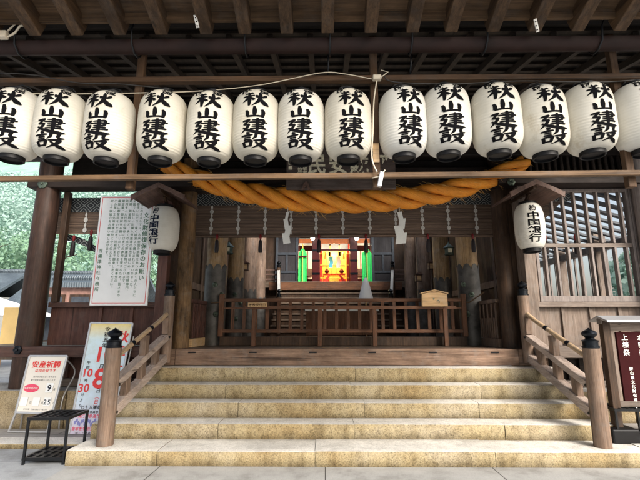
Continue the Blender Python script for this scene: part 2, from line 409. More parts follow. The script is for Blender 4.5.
# ------------------------------------------------------------------ lettering
_G = {}
def glyph(ch, bold=0.0, sub=0.0):
    k = (ch, bold, sub)
    if k in _G: return _G[k]
    cu = bpy.data.curves.new('glyph', 'FONT'); cu.body = ch; cu.size = 1; cu.resolution_u = 3; cu.offset = bold
    o = bpy.data.objects.new('glyph', cu); COL.objects.link(o)
    dg = bpy.context.evaluated_depsgraph_get(); me = bpy.data.meshes.new_from_object(o.evaluated_get(dg))
    if sub:
        bm = bmesh.new(); bm.from_mesh(me); bmesh.ops.triangulate(bm, faces=bm.faces)
        for _ in range(5):
            es = [e for e in bm.edges if e.calc_length() > sub]
            if not es: break
            bmesh.ops.subdivide_edges(bm, edges=es, cuts=1); bmesh.ops.triangulate(bm, faces=[f for f in bm.faces if len(f.verts) > 3])
        bm.to_mesh(me); bm.free()
    xs = [v.co.x for v in me.vertices] or [0, 1]
    wide = ord(ch) > 0x2000
    cx = .5 if wide else (min(xs) + max(xs)) / 2; cy = .38 if wide else .36
    r = ([(v.co.x - cx, v.co.y - cy) for v in me.vertices], [tuple(p.vertices) for p in me.polygons])
    bpy.data.objects.remove(o); bpy.data.curves.remove(cu); bpy.data.meshes.remove(me)
    _G[k] = r; return r
def put(mb, ch, fn, u, v, su, sv=None, bold=.0, sub=0):
    if ch in ' \u3000': return
    vs, fs = glyph(ch, bold, sub); sv = sv or su
    if ch in 'ー（）()' : vs = [(y, -x) for x, y in vs]
    if ch in '、。': vs = [(x + .55, y + .55) for x, y in vs]
    mb.add([fn(u + x * su, v + y * sv) for x, y in vs], fs)
def column(mb, text, fn, u, v, size, pitch=None, bold=0, sv=None):
    pitch = pitch or size * 1.02
    for i, ch in enumerate(text): put(mb, ch, fn, u, v - i * pitch, size, sv, bold)
def line(mb, text, fn, u, v, size, pitch=None, bold=0, sv=None):
    pitch = pitch or size
    n = len(text)
    for i, ch in enumerate(text): put(mb, ch, fn, u + (i - (n - 1) / 2) * pitch, v, size, sv, bold)
def quadmap(tl, tr, bl, br, W, H, lift):
    """u in 0..W, v in 0..H on the plane of a board, raised by lift"""
    tl, tr, bl, br = map(Vector, (tl, tr, bl, br)); n = (tr - tl).cross(bl - tl).normalized()
    if n.y > 0: n = -n
    def fn(u, v):
        a, b = u / W, v / H
        return (bl * (1 - a) + br * a) * (1 - b) + (tl * (1 - a) + tr * a) * b + n * lift
    return fn

# brush strokes of the four big characters on the row of lanterns: (x, y, width) in a 100 x 100 cell, y down
BRUSH = {
 '秋': [[(44,3,9),(30,11,8),(10,17,3)], [(2,36,6),(25,31,10),(50,24,5)], [(28,12,7),(29,50,11),(27,98,6)], [(28,34,9),(17,55,8),(0,74,2)], [(29,40,4),(38,46,9),(48,58,10)],
        [(54,22,4),(60,30,10),(61,42,8)], [(94,14,4),(90,26,10),(78,40,5)], [(70,0,7),(71,40,11),(60,72,9),(38,98,2)], [(68,42,6),(80,66,13),(92,82,15),(104,92,4)]],
 '山': [[(49,4,8),(51,40,14),(50,76,11)], [(10,36,8),(16,56,12),(16,86,12)], [(12,86,10),(50,82,9),(90,80,9)], [(86,26,8),(92,50,13),(88,92,9)]],
 '建': [[(40,14,5),(70,11,8),(86,10,9),(82,42,8)], [(30,28,6),(65,26,8),(102,22,6)], [(42,43,5),(82,40,7)], [(40,56,6),(90,52,8)], [(34,70,6),(98,64,8)], [(63,-2,7),(63,40,10),(62,84,7)],
        [(4,20,6),(20,17,9),(31,13,7),(18,32,7),(11,42,6),(24,43,9),(29,46,8),(20,68,8),(0,96,2)], [(6,60,5),(24,78,10),(55,90,13),(82,94,14),(106,90,3)]],
 '設': [[(20,0,4),(27,6,10),(30,12,7)], [(0,24,6),(22,21,9),(46,16,6)], [(12,36,6),(38,32,7)], [(10,48,6),(38,45,7)], [(8,60,8),(12,76,8),(14,94,7)], [(10,60,6),(30,57,8),(40,56,9),(36,90,7)], [(14,88,6),(36,84,6)],
        [(58,6,7),(57,26,8),(44,44,3)], [(58,8,6),(84,4,9),(82,28,8),(90,34,8),(104,30,4)], [(48,52,5),(74,48,9),(88,46,10),(72,74,9),(40,100,2)], [(56,58,5),(74,78,11),(92,92,14),(106,98,3)]],
}
def catmull(pts, n=7):
    out = []; P = [pts[0]] + list(pts) + [pts[-1]]
    for i in range(1, len(P) - 2):
        for k in range(n):
            t = k / n; q = []
            for d in range(len(P[0])):
                a, b, c, e = P[i-1][d], P[i][d], P[i+1][d], P[i+2][d]
                q.append(.5 * (2*b + (c-a)*t + (2*a-5*b+4*c-e)*t*t + (3*b-a-3*c+e)*t**3))
            out.append(q)
    out.append(list(pts[-1])); return out
def brush(mb, ch, fn, u0, v0, w, h):
    for si, st in enumerate(BRUSH[ch]):
        p = catmull(st); vs = []; fs = []
        for i, (x, y, wd) in enumerate(p):
            a, b = p[max(i-1, 0)], p[min(i+1, len(p)-1)]
            dx, dy = b[0]-a[0], b[1]-a[1]; L = math.hypot(dx, dy) or 1
            wd *= .92 if i not in (0, len(p)-1) else .6
            nx, ny = -dy/L*wd*.84, dx/L*wd*.84
            for k in (-1, 0, 1):
                X, Y = (x + nx*k - 50)/100*w, (50 - (y + ny*k))/100*h
                vs.append(fn(u0 + X, v0 + Y, si * .00008))
        for i in range(len(p) - 1):
            for k in (0, 1): fs.append((i*3+k, i*3+k+1, i*3+k+4, i*3+k+3))
        mb.add(vs, fs)

# ------------------------------------------------------------------ setting: ground, plinths
o = MB().box(-150, 150, -60, 260, -.5, 0).build('ground', M['ground']); tag(o, 'smooth pale grey paved ground around the shrine', kind='structure')
o = MB().box(-2.95, 6.5, 2.2, 5.226, -.1, .004).build('stone_pavement', M['pave'], bevel=.002); tag(o, 'pale stone paving in front of the bottom step', kind='structure')
mb = MB()
x = -14.0
while x < -3.1:
    w = random.uniform(1.2, 1.7); mb.box(x, min(x + w, -3.02) - .006, 5.9, 6.25, -.1, .061); x += w
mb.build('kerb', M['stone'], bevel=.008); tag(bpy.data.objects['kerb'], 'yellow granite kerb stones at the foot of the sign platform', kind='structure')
o = MB().box(-14, -3.02, 6.254, 7.3, -.1, .059).build('sign_terrace_pavement', M['plinth']); tag(o, 'low paved terrace under the two leaning signs', kind='structure')
o = MB().box(3.75, 14, 5.75, 7.2, -.1, .160).build('side_pavement', M['plinth']); tag(o, 'raised paving beside the right end of the steps', kind='structure')

# ------------------------------------------------------------------ stone staircase
STEP = [(5.23, .167, -3.01, 5.6), (5.745, .352, -3.02, 3.72), (6.10, .549, -2.98, 3.68), (6.40, .745, -2.94, 3.63), (6.72, .950, -2.9, 3.58)]
JOINT = [[-1.95, -.12, 1.95, 3.75], [-1.38, .37, 2.29], [-1.2, .54, 2.1, -2.4], [-1.45, .37, 2.25], [-1.25, .46, 1.97]]
def worn_block(mb, xa, xb, y0, y1, z0, z):
    """a granite block with a worn, chipped nosing"""
    n = max(4, int((xb - xa) / .035)); vs = []; fs = []; k = 8
    for i in range(n + 1):
        x = xa + (xb - xa) * i / n
        e = .010 + .012 * max(0, noise.noise((x * 3.1, y0 * 7, 1))) + .010 * max(0, noise.noise((x * 17, y0 * 9, 4)) - .15) + (.012 if i in (0, n) else 0)
        w = .004 * noise.noise((x * 1.3, y0, 8)); q = .006 if i in (0, n) else 0; h = .0035 * noise.noise((x * .9, y0 * 3, 2))
        for y, zz in ((y0 + q, z0), (y0 + q + w * .6, z - .09), (y0 + q + w, z - e * 1.5), (y0 + q + w + e * .35, z - e * .35), (y0 + q + w + e * 1.6, z + h), (y0 + .16, z + h * .4), (y1, z), (y1, z0)):
            vs.append((x, y, zz))
    for i in range(n):
        for j in range(k): fs.append((i*k+j, i*k+(j+1) % k, (i+1)*k+(j+1) % k, (i+1)*k+j))
    fs.append(tuple(range(k))); fs.append(tuple(n*k + j for j in reversed(range(k))))
    mb.add(vs, fs)
st = thing('stone_staircase', 'wide flight of worn yellow granite steps up to the shrine hall', 'steps', (XC, 6, 0))
for i, (y, z, xa, xb) in enumerate(STEP):
    z0 = STEP[i-1][1] - .02 if i else -.08
    y1 = STEP[i+1][0] + .12 if i < 4 else 7.1
    js = [xa] + sorted(JOINT[i]) + [xb]; mb = MB()
    for a, b in zip(js, js[1:]):
        ja = random.uniform(-.006, .006)
        worn_block(mb, a + .002, b - .002, y + ja, y1, z0, z + random.uniform(-.004, .004))
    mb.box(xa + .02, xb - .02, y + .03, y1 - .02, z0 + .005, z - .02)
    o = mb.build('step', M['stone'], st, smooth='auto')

# ------------------------------------------------------------------ shrine hall
hall = thing('shrine_hall', 'old timber shrine hall with log pillars and dark beams above the steps', 'shrine', (XC, 7.4, 0))
FZ = 1.206
mb = MB(); mb.box(XC - 2.78, XC + 2.78, 7.04, 7.42, .955, FZ + .004)
th = mb.build('threshold_beam', M['sill'], hall, bevel=.01)
for px in (192, 253, 313, 372, 433, 495):
    p = at(px, 352.5, 7.038); MB().box(p.x - .062, p.x + .062, 7.034, 7.06, p.z - .012, p.z + .012).build('drain_slot', M['cap_black'], th)
MB().box(XC - 7, XC + 7, 7.425, 17, FZ - .2, FZ).build('floor', M['floor'], hall)

def log(mb, x, y, z0, z1, r, taper=.97, n=28, wob=.006):
    prof = []
    k = max(6, int((z1 - z0) / .2))
    sd = random.uniform(0, 50)
    for i in range(k + 1):
        t = i / k; prof.append((r * (1 + (taper - 1) * t) + noise.noise((sd, t * 9, 0)) * wob, z0 + (z1 - z0) * t))
    vs = len(mb.v); mb.lathe(prof, (x, y, 0), n)
    for v in mb.v[vs:]:
        a = math.atan2(v.y - y, v.x - x); d = noise.noise((a * 2.2 + sd, v.z * .7, sd)) * wob
        v.x += math.cos(a) * d; v.y += math.sin(a) * d
    return mb
# front pillars, corner pillars
for s, m in ((-1, 'log_tan'), (1, 'log_brown')):
    log(MB(), XC + s * 2.83, 7.4, FZ, 4.9, .145).build('pillar', M[m], hall, smooth='auto')
for s, m in ((-1, 'log_dark'), (1, 'lattice')):
    log(MB(), XC + s * 5.18, 7.0, .62, 4.6, .195, .94).build('pillar', M[m], hall, smooth='auto')
# stone base under the side walls
for s in (-1, 1):
    mb = MB()
    xs = [XC + s * 3.0, XC + s * 4.3, XC + s * 5.7, XC + s * 7.2]
    for a, b in zip(xs, xs[1:]):
        a, b = sorted((a, b)); mb.box(a + .004, b - .004, 6.72, 7.6, -.05, .61)
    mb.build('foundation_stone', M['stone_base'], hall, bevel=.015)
# flower shaped beam fitting
def rosette(p, r, parent, mat):
    mb = MB(); n = 48; vs = []; fs = []
    for ring, (k, h) in enumerate(((1.0, 0), (.96, .02), (.5, .034), (.3, .03), (.26, .05), (.02, .06))):
        for i in range(n):
            a = 2 * math.pi * i / n; q = r * k * (1 + (.16 * abs(math.cos(3 * a)) if ring < 3 else 0))
            vs.append(p + Vector((q * math.cos(a), -h, q * math.sin(a))))
    for j in range(5):
        for i in range(n): fs.append((j*n+i, j*n+(i+1) % n, (j+1)*n+(i+1) % n, (j+1)*n+i))
    mb.add(vs, fs); mb.build('beam_fitting', mat, parent, smooth='auto')
# lower wall on each side
def side_wall(s):
    red = s < 0
    P, PX = (M['wall_red'], M['wall_red_x']) if red else (M['wall_pale'], M['wall_pale_x'])
    xi, xo = XC + s * 2.97, XC + s * 5.02
    MB().box(xi, xo, 7.22, 7.27, 1.262, 1.9).build('wall_panel', P, hall)
    for px in ((100, 131) if red else (564, 592, 621)):
        p = at(px, 322, 7.2)
        MB().box(p.x - .028, p.x + .028, 7.185, 7.218, 1.264, 1.884).build('wall_batten', P, hall, bevel=.004)
    MB().box(xi, xo, 7.12, 7.3, 1.886, 1.97).build('window_sill', PX, hall, bevel=.008)
    nb = MB().box(XC + s * 2.99, XC + s * (5.62 if red else 6.6), 6.80, 7.0 + .16, 1.09, 1.26).build('nageshi_beam', PX, hall, bevel=.012)
    if red: rosette(at(18, 350, 6.796), .062, nb, M['bronze_black'])
    # boards and dark slats under the beam
    MB().box(xi, xo, 7.24, 7.3, .615, 1.085).build('wall_panel', P if red else M['beam'], hall)
    if not red:
        for k in range(11):
            x = xi + .12 + k * .19; MB().box(x - .03, x + .03, 7.19, 7.235, .72, 1.085).build('under_floor_slat', M['beam'], hall, bevel=.004)
        MB().box(xi, xo, 7.1, 7.235, .625, .715).build('ground_beam', PX, hall, bevel=.01)
    else:
        MB().box(xi, xo, 7.1, 7.235, .615, .735).build('ground_beam', M['wall_pale_x'], hall, bevel=.01)
        for px in (66, 118):
            p = at(px, 368, 7.2); MB().box(p.x - .05, p.x + .05, 7.17, 7.236, .738, 1.086).build('wall_batten', P, hall, bevel=.005)
side_wall(-1); side_wall(1)
# inner wall post beside each front pillar
for s, m in ((-1, 'wall_red'), (1, 'wall_pale')):
    MB().box(XC + s * 3.0, XC + s * 3.17, 7.0, 7.15, 1.264, 4.0).build('wall_post', M[m], hall, bevel=.01)
for s in (-1, 1):
    a, b = sorted((XC + s * 2.785, XC + s * 3.25)); MB().box(a, b, 7.3, 7.36, .62, 4.2).build('wall_panel', M['log_brown'], hall)
    MB().box(a, b, 7.05, 7.295, .955, FZ).build('threshold_end', M['sill'], hall, bevel=.008)
# long head beams
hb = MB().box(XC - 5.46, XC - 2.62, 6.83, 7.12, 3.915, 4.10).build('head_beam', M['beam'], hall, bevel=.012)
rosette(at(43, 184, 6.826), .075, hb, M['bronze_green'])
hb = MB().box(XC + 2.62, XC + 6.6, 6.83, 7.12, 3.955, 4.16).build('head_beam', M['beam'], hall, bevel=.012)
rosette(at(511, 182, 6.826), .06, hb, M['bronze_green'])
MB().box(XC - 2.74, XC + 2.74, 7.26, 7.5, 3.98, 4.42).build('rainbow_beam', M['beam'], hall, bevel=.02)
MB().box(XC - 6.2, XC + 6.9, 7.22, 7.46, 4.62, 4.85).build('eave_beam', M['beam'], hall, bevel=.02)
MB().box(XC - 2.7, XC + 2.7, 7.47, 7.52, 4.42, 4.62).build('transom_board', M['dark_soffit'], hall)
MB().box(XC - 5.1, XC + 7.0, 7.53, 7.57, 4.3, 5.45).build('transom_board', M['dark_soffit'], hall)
# transom with round bars above the right window, boards above the left
MB().box(XC + 2.98, XC + 6.6, 7.36, 7.42, 4.16, 4.62).build('transom_board', M['dark_soffit'], hall)
for k in range(24):
    x = XC + 3.06 + k * .115
    mb = MB(); mb.lathe([(.032, 4.165), (.032, 4.615)], (x, 7.3, 0), 10); mb.build('transom_bar', M['beam'], hall, smooth='auto')
MB().box(XC - 5.0, XC - 2.98, 7.3, 7.36, 4.1, 4.62).build('transom_board', M['dark_soffit'], hall)
# left opening: jamb, brocade band, blind
MB().box(XC - 4.96, XC - 4.86, 7.08, 7.18, 1.972, 3.912).build('window_jamb', M['log_brown'], hall, bevel=.008)
# right window lattice
def lattice_window():
    x0, x1, z0, z1, y = 3.62, 5.34, 2.075, 3.9, 7.2
    fr = MB().box(x0, x1, y - .05, y + .05, z1, z1 + .055).box(x0, x1, y - .05, y + .05, 1.973, z0).box(x0, x0 + .05, y - .05, y + .05, z0, z1).box(x1 - .05, x1, y - .05, y + .05, z0, z1)
    f = fr.build('lattice_window', M['lattice'], hall, bevel=.006)
    MB().box(x0 + .052, x1 - .052, y - .035, y + .03, 2.905, 2.975).build('middle_rail', M['wall_pale_x'], f, bevel=.004)
    for k in range(8):
        x = x0 + .17 + k * .2
        MB().box(x - .018, x + .018, y - .045, y + .035, z0, 2.903).box(x - .018, x + .018, y - .045, y + .035, 2.977, z1).build('bar', M['lattice'], f, bevel=.004)
    MB().box(x1 + .003, x1 + .13, y - .06, y + .08, 1.972, 3.953).build('window_jamb', M['lattice'], hall, bevel=.008)
    MB().box(3.33, x0 - .003, y - .04, y + .06, 1.972, 3.953).build('window_jamb', M['wall_pale'], hall, bevel=.008)
    MB().box(x0, x1, y - .04, y + .06, 3.957, 3.998).build('window_head', M['beam'], hall)
lattice_window()
# hall columns, each in a scalloped bronze sleeve
def scallop_sleeve(x, y, r, z0, z1, n=64):
    vs = []; fs = []; lev = [z0 + (z1 - z0 - .12) * t / 6 for t in range(7)]
    for z in lev:
        for i in range(n):
            a = 2 * math.pi * i / n; vs.append((x + r * math.cos(a), y + r * math.sin(a), z))
    for dr, base in ((0, 1), (-.018, 1)):
        for i in range(n):
            a = 2 * math.pi * i / n; t = (i % 8) / 8
            h = .12 * (math.sin(math.pi * t) ** .6 if t > 0 else 0)
            vs.append((x + (r + dr) * math.cos(a), y + (r + dr) * math.sin(a), z1 - .12 + h))
    for j in range(len(lev) + 1):
        for i in range(n): fs.append((j*n+i, j*n+(i+1) % n, (j+1)*n+(i+1) % n, (j+1)*n+i))
    return MB().add(vs, fs)
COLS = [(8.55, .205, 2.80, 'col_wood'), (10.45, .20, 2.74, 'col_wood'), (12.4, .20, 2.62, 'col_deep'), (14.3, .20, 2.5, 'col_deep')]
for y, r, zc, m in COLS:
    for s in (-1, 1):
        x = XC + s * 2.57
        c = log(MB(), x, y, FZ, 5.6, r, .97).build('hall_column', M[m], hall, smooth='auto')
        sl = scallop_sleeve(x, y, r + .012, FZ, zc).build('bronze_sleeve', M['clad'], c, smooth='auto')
        if y < 11:
            for a, z in ((-.3 - s * .5, zc - .42), (.35 - s * .5, zc - .62), (-.1 - s * .5, zc - 1.0)):
                rosette(Vector((x + (r + .01) * math.sin(a), y - (r + .01) * math.cos(a), z)), .05, c, M['bronze_green'])
# low slatted side panels between front pillar and first column
for s in (-1, 1):
    x = XC + s * 2.72; m = M['fence'] if s < 0 else M['rail_pink']
    m = M['wall_red'] if s < 0 else M['post_pink']
    MB().box(x - .02, x + .02, 7.56, 8.36, 1.36, 1.98).build('side_panel', M['log_brown'], hall)
    for k in range(9):
        y = 7.6 + k * .095
        for d in (-.031,) if s > 0 else (.031,):
            MB().box(x + d - .01, x + d + .01, y - .02, y + .02, 1.365, 1.975 if k % 2 == 0 or s < 0 else 1.72).build('panel_slat', m, hall, bevel=.003)
    MB().box(x - .045, x + .045, 7.54, 8.38, 1.982, 2.05).build('panel_cap', m, hall, bevel=.006)
    MB().box(x - .045, x + .045, 7.54, 8.38, FZ + .002, 1.356).build('panel_base', M['light_wood'] if s < 0 else m, hall, bevel=.006)
for s in (-1, 1):
    x = XC + s * 3.42
    MB().box(x - .04, x + .04, 8.9, 15.8, FZ + .002, 5.4).build('inner_side_wall', M['log_brown'], hall)
    for k in range(6):
        y = 9.1 + k * 1.1; MB().box(x - s * .042, x - s * .075, y, y + .12, FZ + .002, 5.4).build('wall_stud', M['col_deep'], hall, bevel=.006)
    MB().box(x - s * .042, x - s * .07, 8.9, 15.7, 2.4, 2.55).build('wall_rail', M['col_deep'], hall)
    MB().box(x - .04, x + .04, 7.5, 8.9, 3.9, 5.4).build('inner_side_wall', M['beam'], hall)
# raised inner threshold
MB().box(XC - 2.36, XC + 2.36, 8.22, 8.4, FZ + .002, 1.375).build('inner_threshold', M['log_brown'], hall, bevel=.01)
# right aisle: posts, pale rafters, far openings
for y in (9.2, 10.9, 12.6, 14.3):
    MB().box(7.0, 7.2, y - .1, y + .1, FZ, 4.0).build('aisle_post', M['wall_pale'], hall, bevel=.01)
    MB().box(7.05, 7.15, y + .1, y + 1.6, 2.0, 2.1).build('aisle_rail', M['wall_pale'], hall, bevel=.006)
    for k in range(1, 5):
        MB().box(7.08, 7.12, y + .34 * k - .025, y + .34 * k + .025, FZ + .002, 3.9).build('aisle_bar', M['lattice'], hall)
for k in range(18):
    y = 7.75 + k * .42
    MB().bar((3.3, y, 4.75), (7.5, y, 3.65), .12, .06).build('aisle_rafter', M['door_frame'], hall, bevel=.006)
MB().box(7.02, 7.18, 7.4, 15.3, 3.45, 3.62).build('aisle_beam', M['lattice'], hall, bevel=.01)
# eaves: roof over the hall
mb = MB()
mb.prism([(6.0, 4.66), (6.0, 4.80), (9.0, 6.0), (9.0, 5.86)], 'X', XC - 6.4, XC + 7.2)
mb.build('roof', M['dark_soffit'], hall)
for k in range(42):
    x = XC - 6.3 + k * .32
    MB().bar((x, 5.98, 4.58), (x, 7.6, 5.22), .08, .1).build('eave_rafter', M['dark_rafter'], hall)

# ------------------------------------------------------------------ porch roof over the steps
porch = thing('porch_roof', 'dark timber porch roof of thin rafters above the row of lanterns', 'roof', (XC, 5, 4))
def zr(y): return 3.66 + (y - 2.75) * .227
for k in range(24):
    x = XC - 3.42 + k * .297 + random.uniform(-.008, .008)
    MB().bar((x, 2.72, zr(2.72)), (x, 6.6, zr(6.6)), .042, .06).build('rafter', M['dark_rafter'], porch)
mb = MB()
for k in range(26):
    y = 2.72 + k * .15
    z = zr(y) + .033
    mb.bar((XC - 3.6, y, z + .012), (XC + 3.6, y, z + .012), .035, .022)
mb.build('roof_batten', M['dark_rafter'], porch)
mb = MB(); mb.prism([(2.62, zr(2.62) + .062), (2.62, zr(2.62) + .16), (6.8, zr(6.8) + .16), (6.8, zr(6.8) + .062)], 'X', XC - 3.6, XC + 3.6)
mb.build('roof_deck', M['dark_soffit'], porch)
for s in (-1, 1):
    MB().bar((XC + s * 3.62, 2.7, zr(2.7) + .03), (XC + s * 3.62, 6.8, zr(6.8) + .03), .04, .26).build('barge_board', M['beam'], porch)
for y, z in ((4.2, 3.86), (5.6, 4.18)):
    MB().box(XC - 3.55, XC + 3.55, y - .07, y + .07, z - .1, z + .06).build('purlin', M['beam'], porch, bevel=.01)

# ------------------------------------------------------------------ near roof over the viewer with its gutter
front = thing('front_roof', 'weathered brown rafters and boards of the near roof sloping to a gutter', 'roof', (XC, 2.2, 3.6))
def zf(y): return 3.555 + (2.52 - y) * .352
for i, px in enumerate((-8, 34, 76, 118, 160, 205, 245, 287, 328, 370, 412, 453, 495, 537, 580, 622, 664)):
    x = at(px, 22, 2.45).x + random.uniform(-.008, .008)
    MB().bar((x, 2.5, zf(2.5)), (x, 1.75, zf(1.75)), .082, .118).build('rafter', M['roof_wood'], front, bevel=.006)
mb_y = 2.40
for k in range(5):
    y = 2.41 - k * .142
    MB().bar((-4.2, y, zf(y) + .073 + (.002 if k % 2 else 0)), (4.8, y, zf(y) + .073 + (.002 if k % 2 else 0)), .135, .022, (0, .332, .943)).build('roof_board', M['roof_board'], front)
mb = MB(); mb.prism([(2.56, zf(2.56) + .088), (2.56, zf(2.56) + .19), (1.7, zf(1.7) + .19), (1.7, zf(1.7) + .088)], 'X', -4.2, 4.8); mb.build('roof_deck', M['dark_soffit'], front)
# eave board standing behind the rafter tips
MB().box(-4.2, 4.8, 2.44, 2.465, zf(2.44) + .0, zf(2.44) + .062).build('eave_board', M['roof_board'], front)
g = MB(); n = 14; path = []
vs = []; fs = []
for xx in (-4.3, 4.9):
    for i in range(n + 1):
        a = math.pi * (1 + i / n); vs.append((xx, 2.62 + .062 * math.cos(a), 3.535 + .066 * math.sin(a)))
    for i in range(n, -1, -1):
        a = math.pi * (1 + i / n); vs.append((xx, 2.62 + .056 * math.cos(a), 3.537 + .06 * math.sin(a)))
q = 2 * n + 2
fs = [(i, i + 1, q + i + 1, q + i) for i in range(q - 1)] + [(q - 1, 0, q, 2 * q - 1)]
gut = g.add(vs, fs).build('gutter', M['gutter'], front, smooth='auto')
for px in (20, 135, 246, 330, 411, 485, 598):
    x = at(px, 45, 2.6).x
    MB().tube([(x, 2.70, 3.56), (x, 2.695, 3.5), (x, 2.66, 3.462), (x, 2.60, 3.46), (x, 2.55, 3.5), (x, 2.535, 3.6), (x + .02, 2.53, 3.66)], .006, 6).build('gutter_hook', M['black_metal'], front, smooth=True)

# white cable bracket at the upper left, on the gutter
cb = thing('cable_clip', 'cream plastic cable loop hanging at the gutter in the top left corner', 'cable clip', tuple(at(8, 36, 2.5)))
MB().tube([at(-14, 38, 2.5), at(4, 35, 2.5), at(16, 23, 2.48), at(25, 18, 2.47)], .006, 6).build('upper_wire', M['cable'], cb, smooth=True)
MB().tube([at(-14, 33, 2.5), at(6, 38, 2.5), at(15, 33, 2.48), at(20, 26, 2.47), at(28, 25, 2.47)], .007, 6).build('lower_wire', M['cable'], cb, smooth=True)
p = at(3, 35, 2.49); MB().box(p.x - .03, p.x + .03, p.y - .02, p.y + .02, p.z - .025, p.z + .025).build('clip', M['cable'], cb, bevel=.006)
p = at(26, 21, 2.465); MB().bar(at(23, 17, 2.465), at(29, 26, 2.465), .012, .014).build('tie', M['cable'], cb, bevel=.003)
# two white tags nailed on rafters
for k, (px, py, lab) in enumerate(((196, 22, 'small white tag with dots nailed to a rafter left of centre'), (536, 26, 'small pale measuring tag nailed to a rafter on the right'))):
    p = at(px, py, 2.38)
    t = thing('rafter_tag', lab, 'tag', tuple(p))
    q = Vector((0, -.004, 0))
    MB().bar(at(px - 1, py - 7, 2.36), at(px + 2, py + 6, 2.40), .02, .006, (0, 1, 0)).build('plate', M['strap'], t)
    mb = MB()
    for j in (-4, 0, 4):
        c = at(px + .5 + j * .2, py + j, 2.355); mb.lathe([(.005, 0), (.005, .003)], tuple(c), 8)
    mb.build('dot', M['ink'], t)

# ------------------------------------------------------------------ lantern rack
YL = 2.75
rack = thing('lantern_rack', 'long brown timber frame from which the row of lanterns hangs', 'rack', (XC, YL, 2.5))
MB().box(-4.6, 5.2, YL - .02, YL + .03, 3.32, 3.362).build('top_rail', M['batten_dark'], rack, bevel=.004)
MB().bar((-4.6, YL, 2.580), (5.2, YL, 2.632), .036, .036).build('bottom_rail', M['batten'], rack, bevel=.004)
for px in (136, 375, 622, -110):
    x = at(px, 130, YL + .06).x
    MB().box(x - .027, x + .027, YL + .034, YL + .08, 2.53, 3.72).build('post', M['batten_z'], rack, bevel=.004)
p = at(376, 152, YL + .03); MB().box(p.x - .022, p.x + .022, YL + .018, YL + .033, p.z - .08, p.z + .06).build('splice_plate', M['light_wood'], rack, bevel=.002)
for px in (328, 411):
    x = at(px, 60, YL - .06).x
    MB().tube([(x, YL - .07, 3.49), (x + .004, YL - .04, 3.43), (x, YL, 3.363)], .006, 6).build('hanging_chain', M['black_metal'], rack, smooth=True)
# wires along the rack
def wire(name, pts, r, mat, label, cat):
    c = catmull([tuple(p) for p in pts], 8)
    o = MB().tube(c, r, 6).build(name, M[mat], smooth=True); return tag(o, label, cat)
Yw = YL - .045
wire('electric_cable', [at(0, 93, Yw), at(60, 94, Yw), at(136, 93, Yw), at(200, 91, Yw), at(260, 85, Yw), at(320, 73, Yw), at(345, 74, Yw), at(372, 79, Yw)], .0036, 'cable', 'cream cable sagging along the tops of the left lanterns to the middle post', 'cable')
wire('electric_cable', [at(377, 80, Yw), at(374, 100, Yw), at(373, 130, Yw), at(372, 158, Yw), at(377, 172, Yw)], .005, 'cable', 'cream cable running down the middle post to the white sensor', 'cable')
wire('electric_cable', [at(384, 76, Yw), at(395, 82, Yw), at(450, 84, Yw), at(520, 81, Yw), at(600, 82, Yw), at(660, 78, Yw)], .004, 'cable_dark', 'dark thin cable along the tops of the right lanterns', 'cable')
wire('electric_cable', [at(0, 73, Yw), at(22, 74, Yw), at(40, 76, Yw), at(80, 83, Yw), at(120, 84, Yw), at(170, 89, Yw)], .004, 'cable_dark', 'dark cable drooping below the top rail at the far left', 'cable')
jb = thing('junction_box', 'small cream wire joint on top of the middle post of the rack', 'junction box', tuple(at(377, 78, Yw)))
p = at(377, 78, Yw); MB().box(p.x - .03, p.x + .03, p.y - .02, p.y + .02, p.z - .018, p.z + .018).build('box', M['cable'], jb, bevel=.006)
MB().tube([at(380, 78, Yw - .02), at(388, 72, Yw - .02), at(381, 70, Yw - .02)], .004, 6).build('wire_end', M['cable'], jb, smooth=True)
sn = thing('light_sensor', 'small white sensor lamp clipped to the batten below the middle post', 'sensor', tuple(at(380, 182, YL - .05)))
MB().bar(at(382, 172, YL - .04), at(379, 187, YL - .05), .03, .03, (0, 1, 0)).build('housing', M['alu'], sn, bevel=.006)
MB().tube([at(372, 178, YL - .03), at(381, 176, YL - .035), at(385, 170, YL - .03)], .004, 6).build('bracket', M['cable'], sn, smooth=True)

# ------------------------------------------------------------------ lanterns
LH, LR, LRC = .478, .166, .078
def lprof(t):
    """t 0..1 from bottom to top of the paper: radius, height"""
    z = t * LH; k = abs(2 * t - 1)
    return LRC + (LR - LRC) * (1 - k ** 4.2) ** .5, z
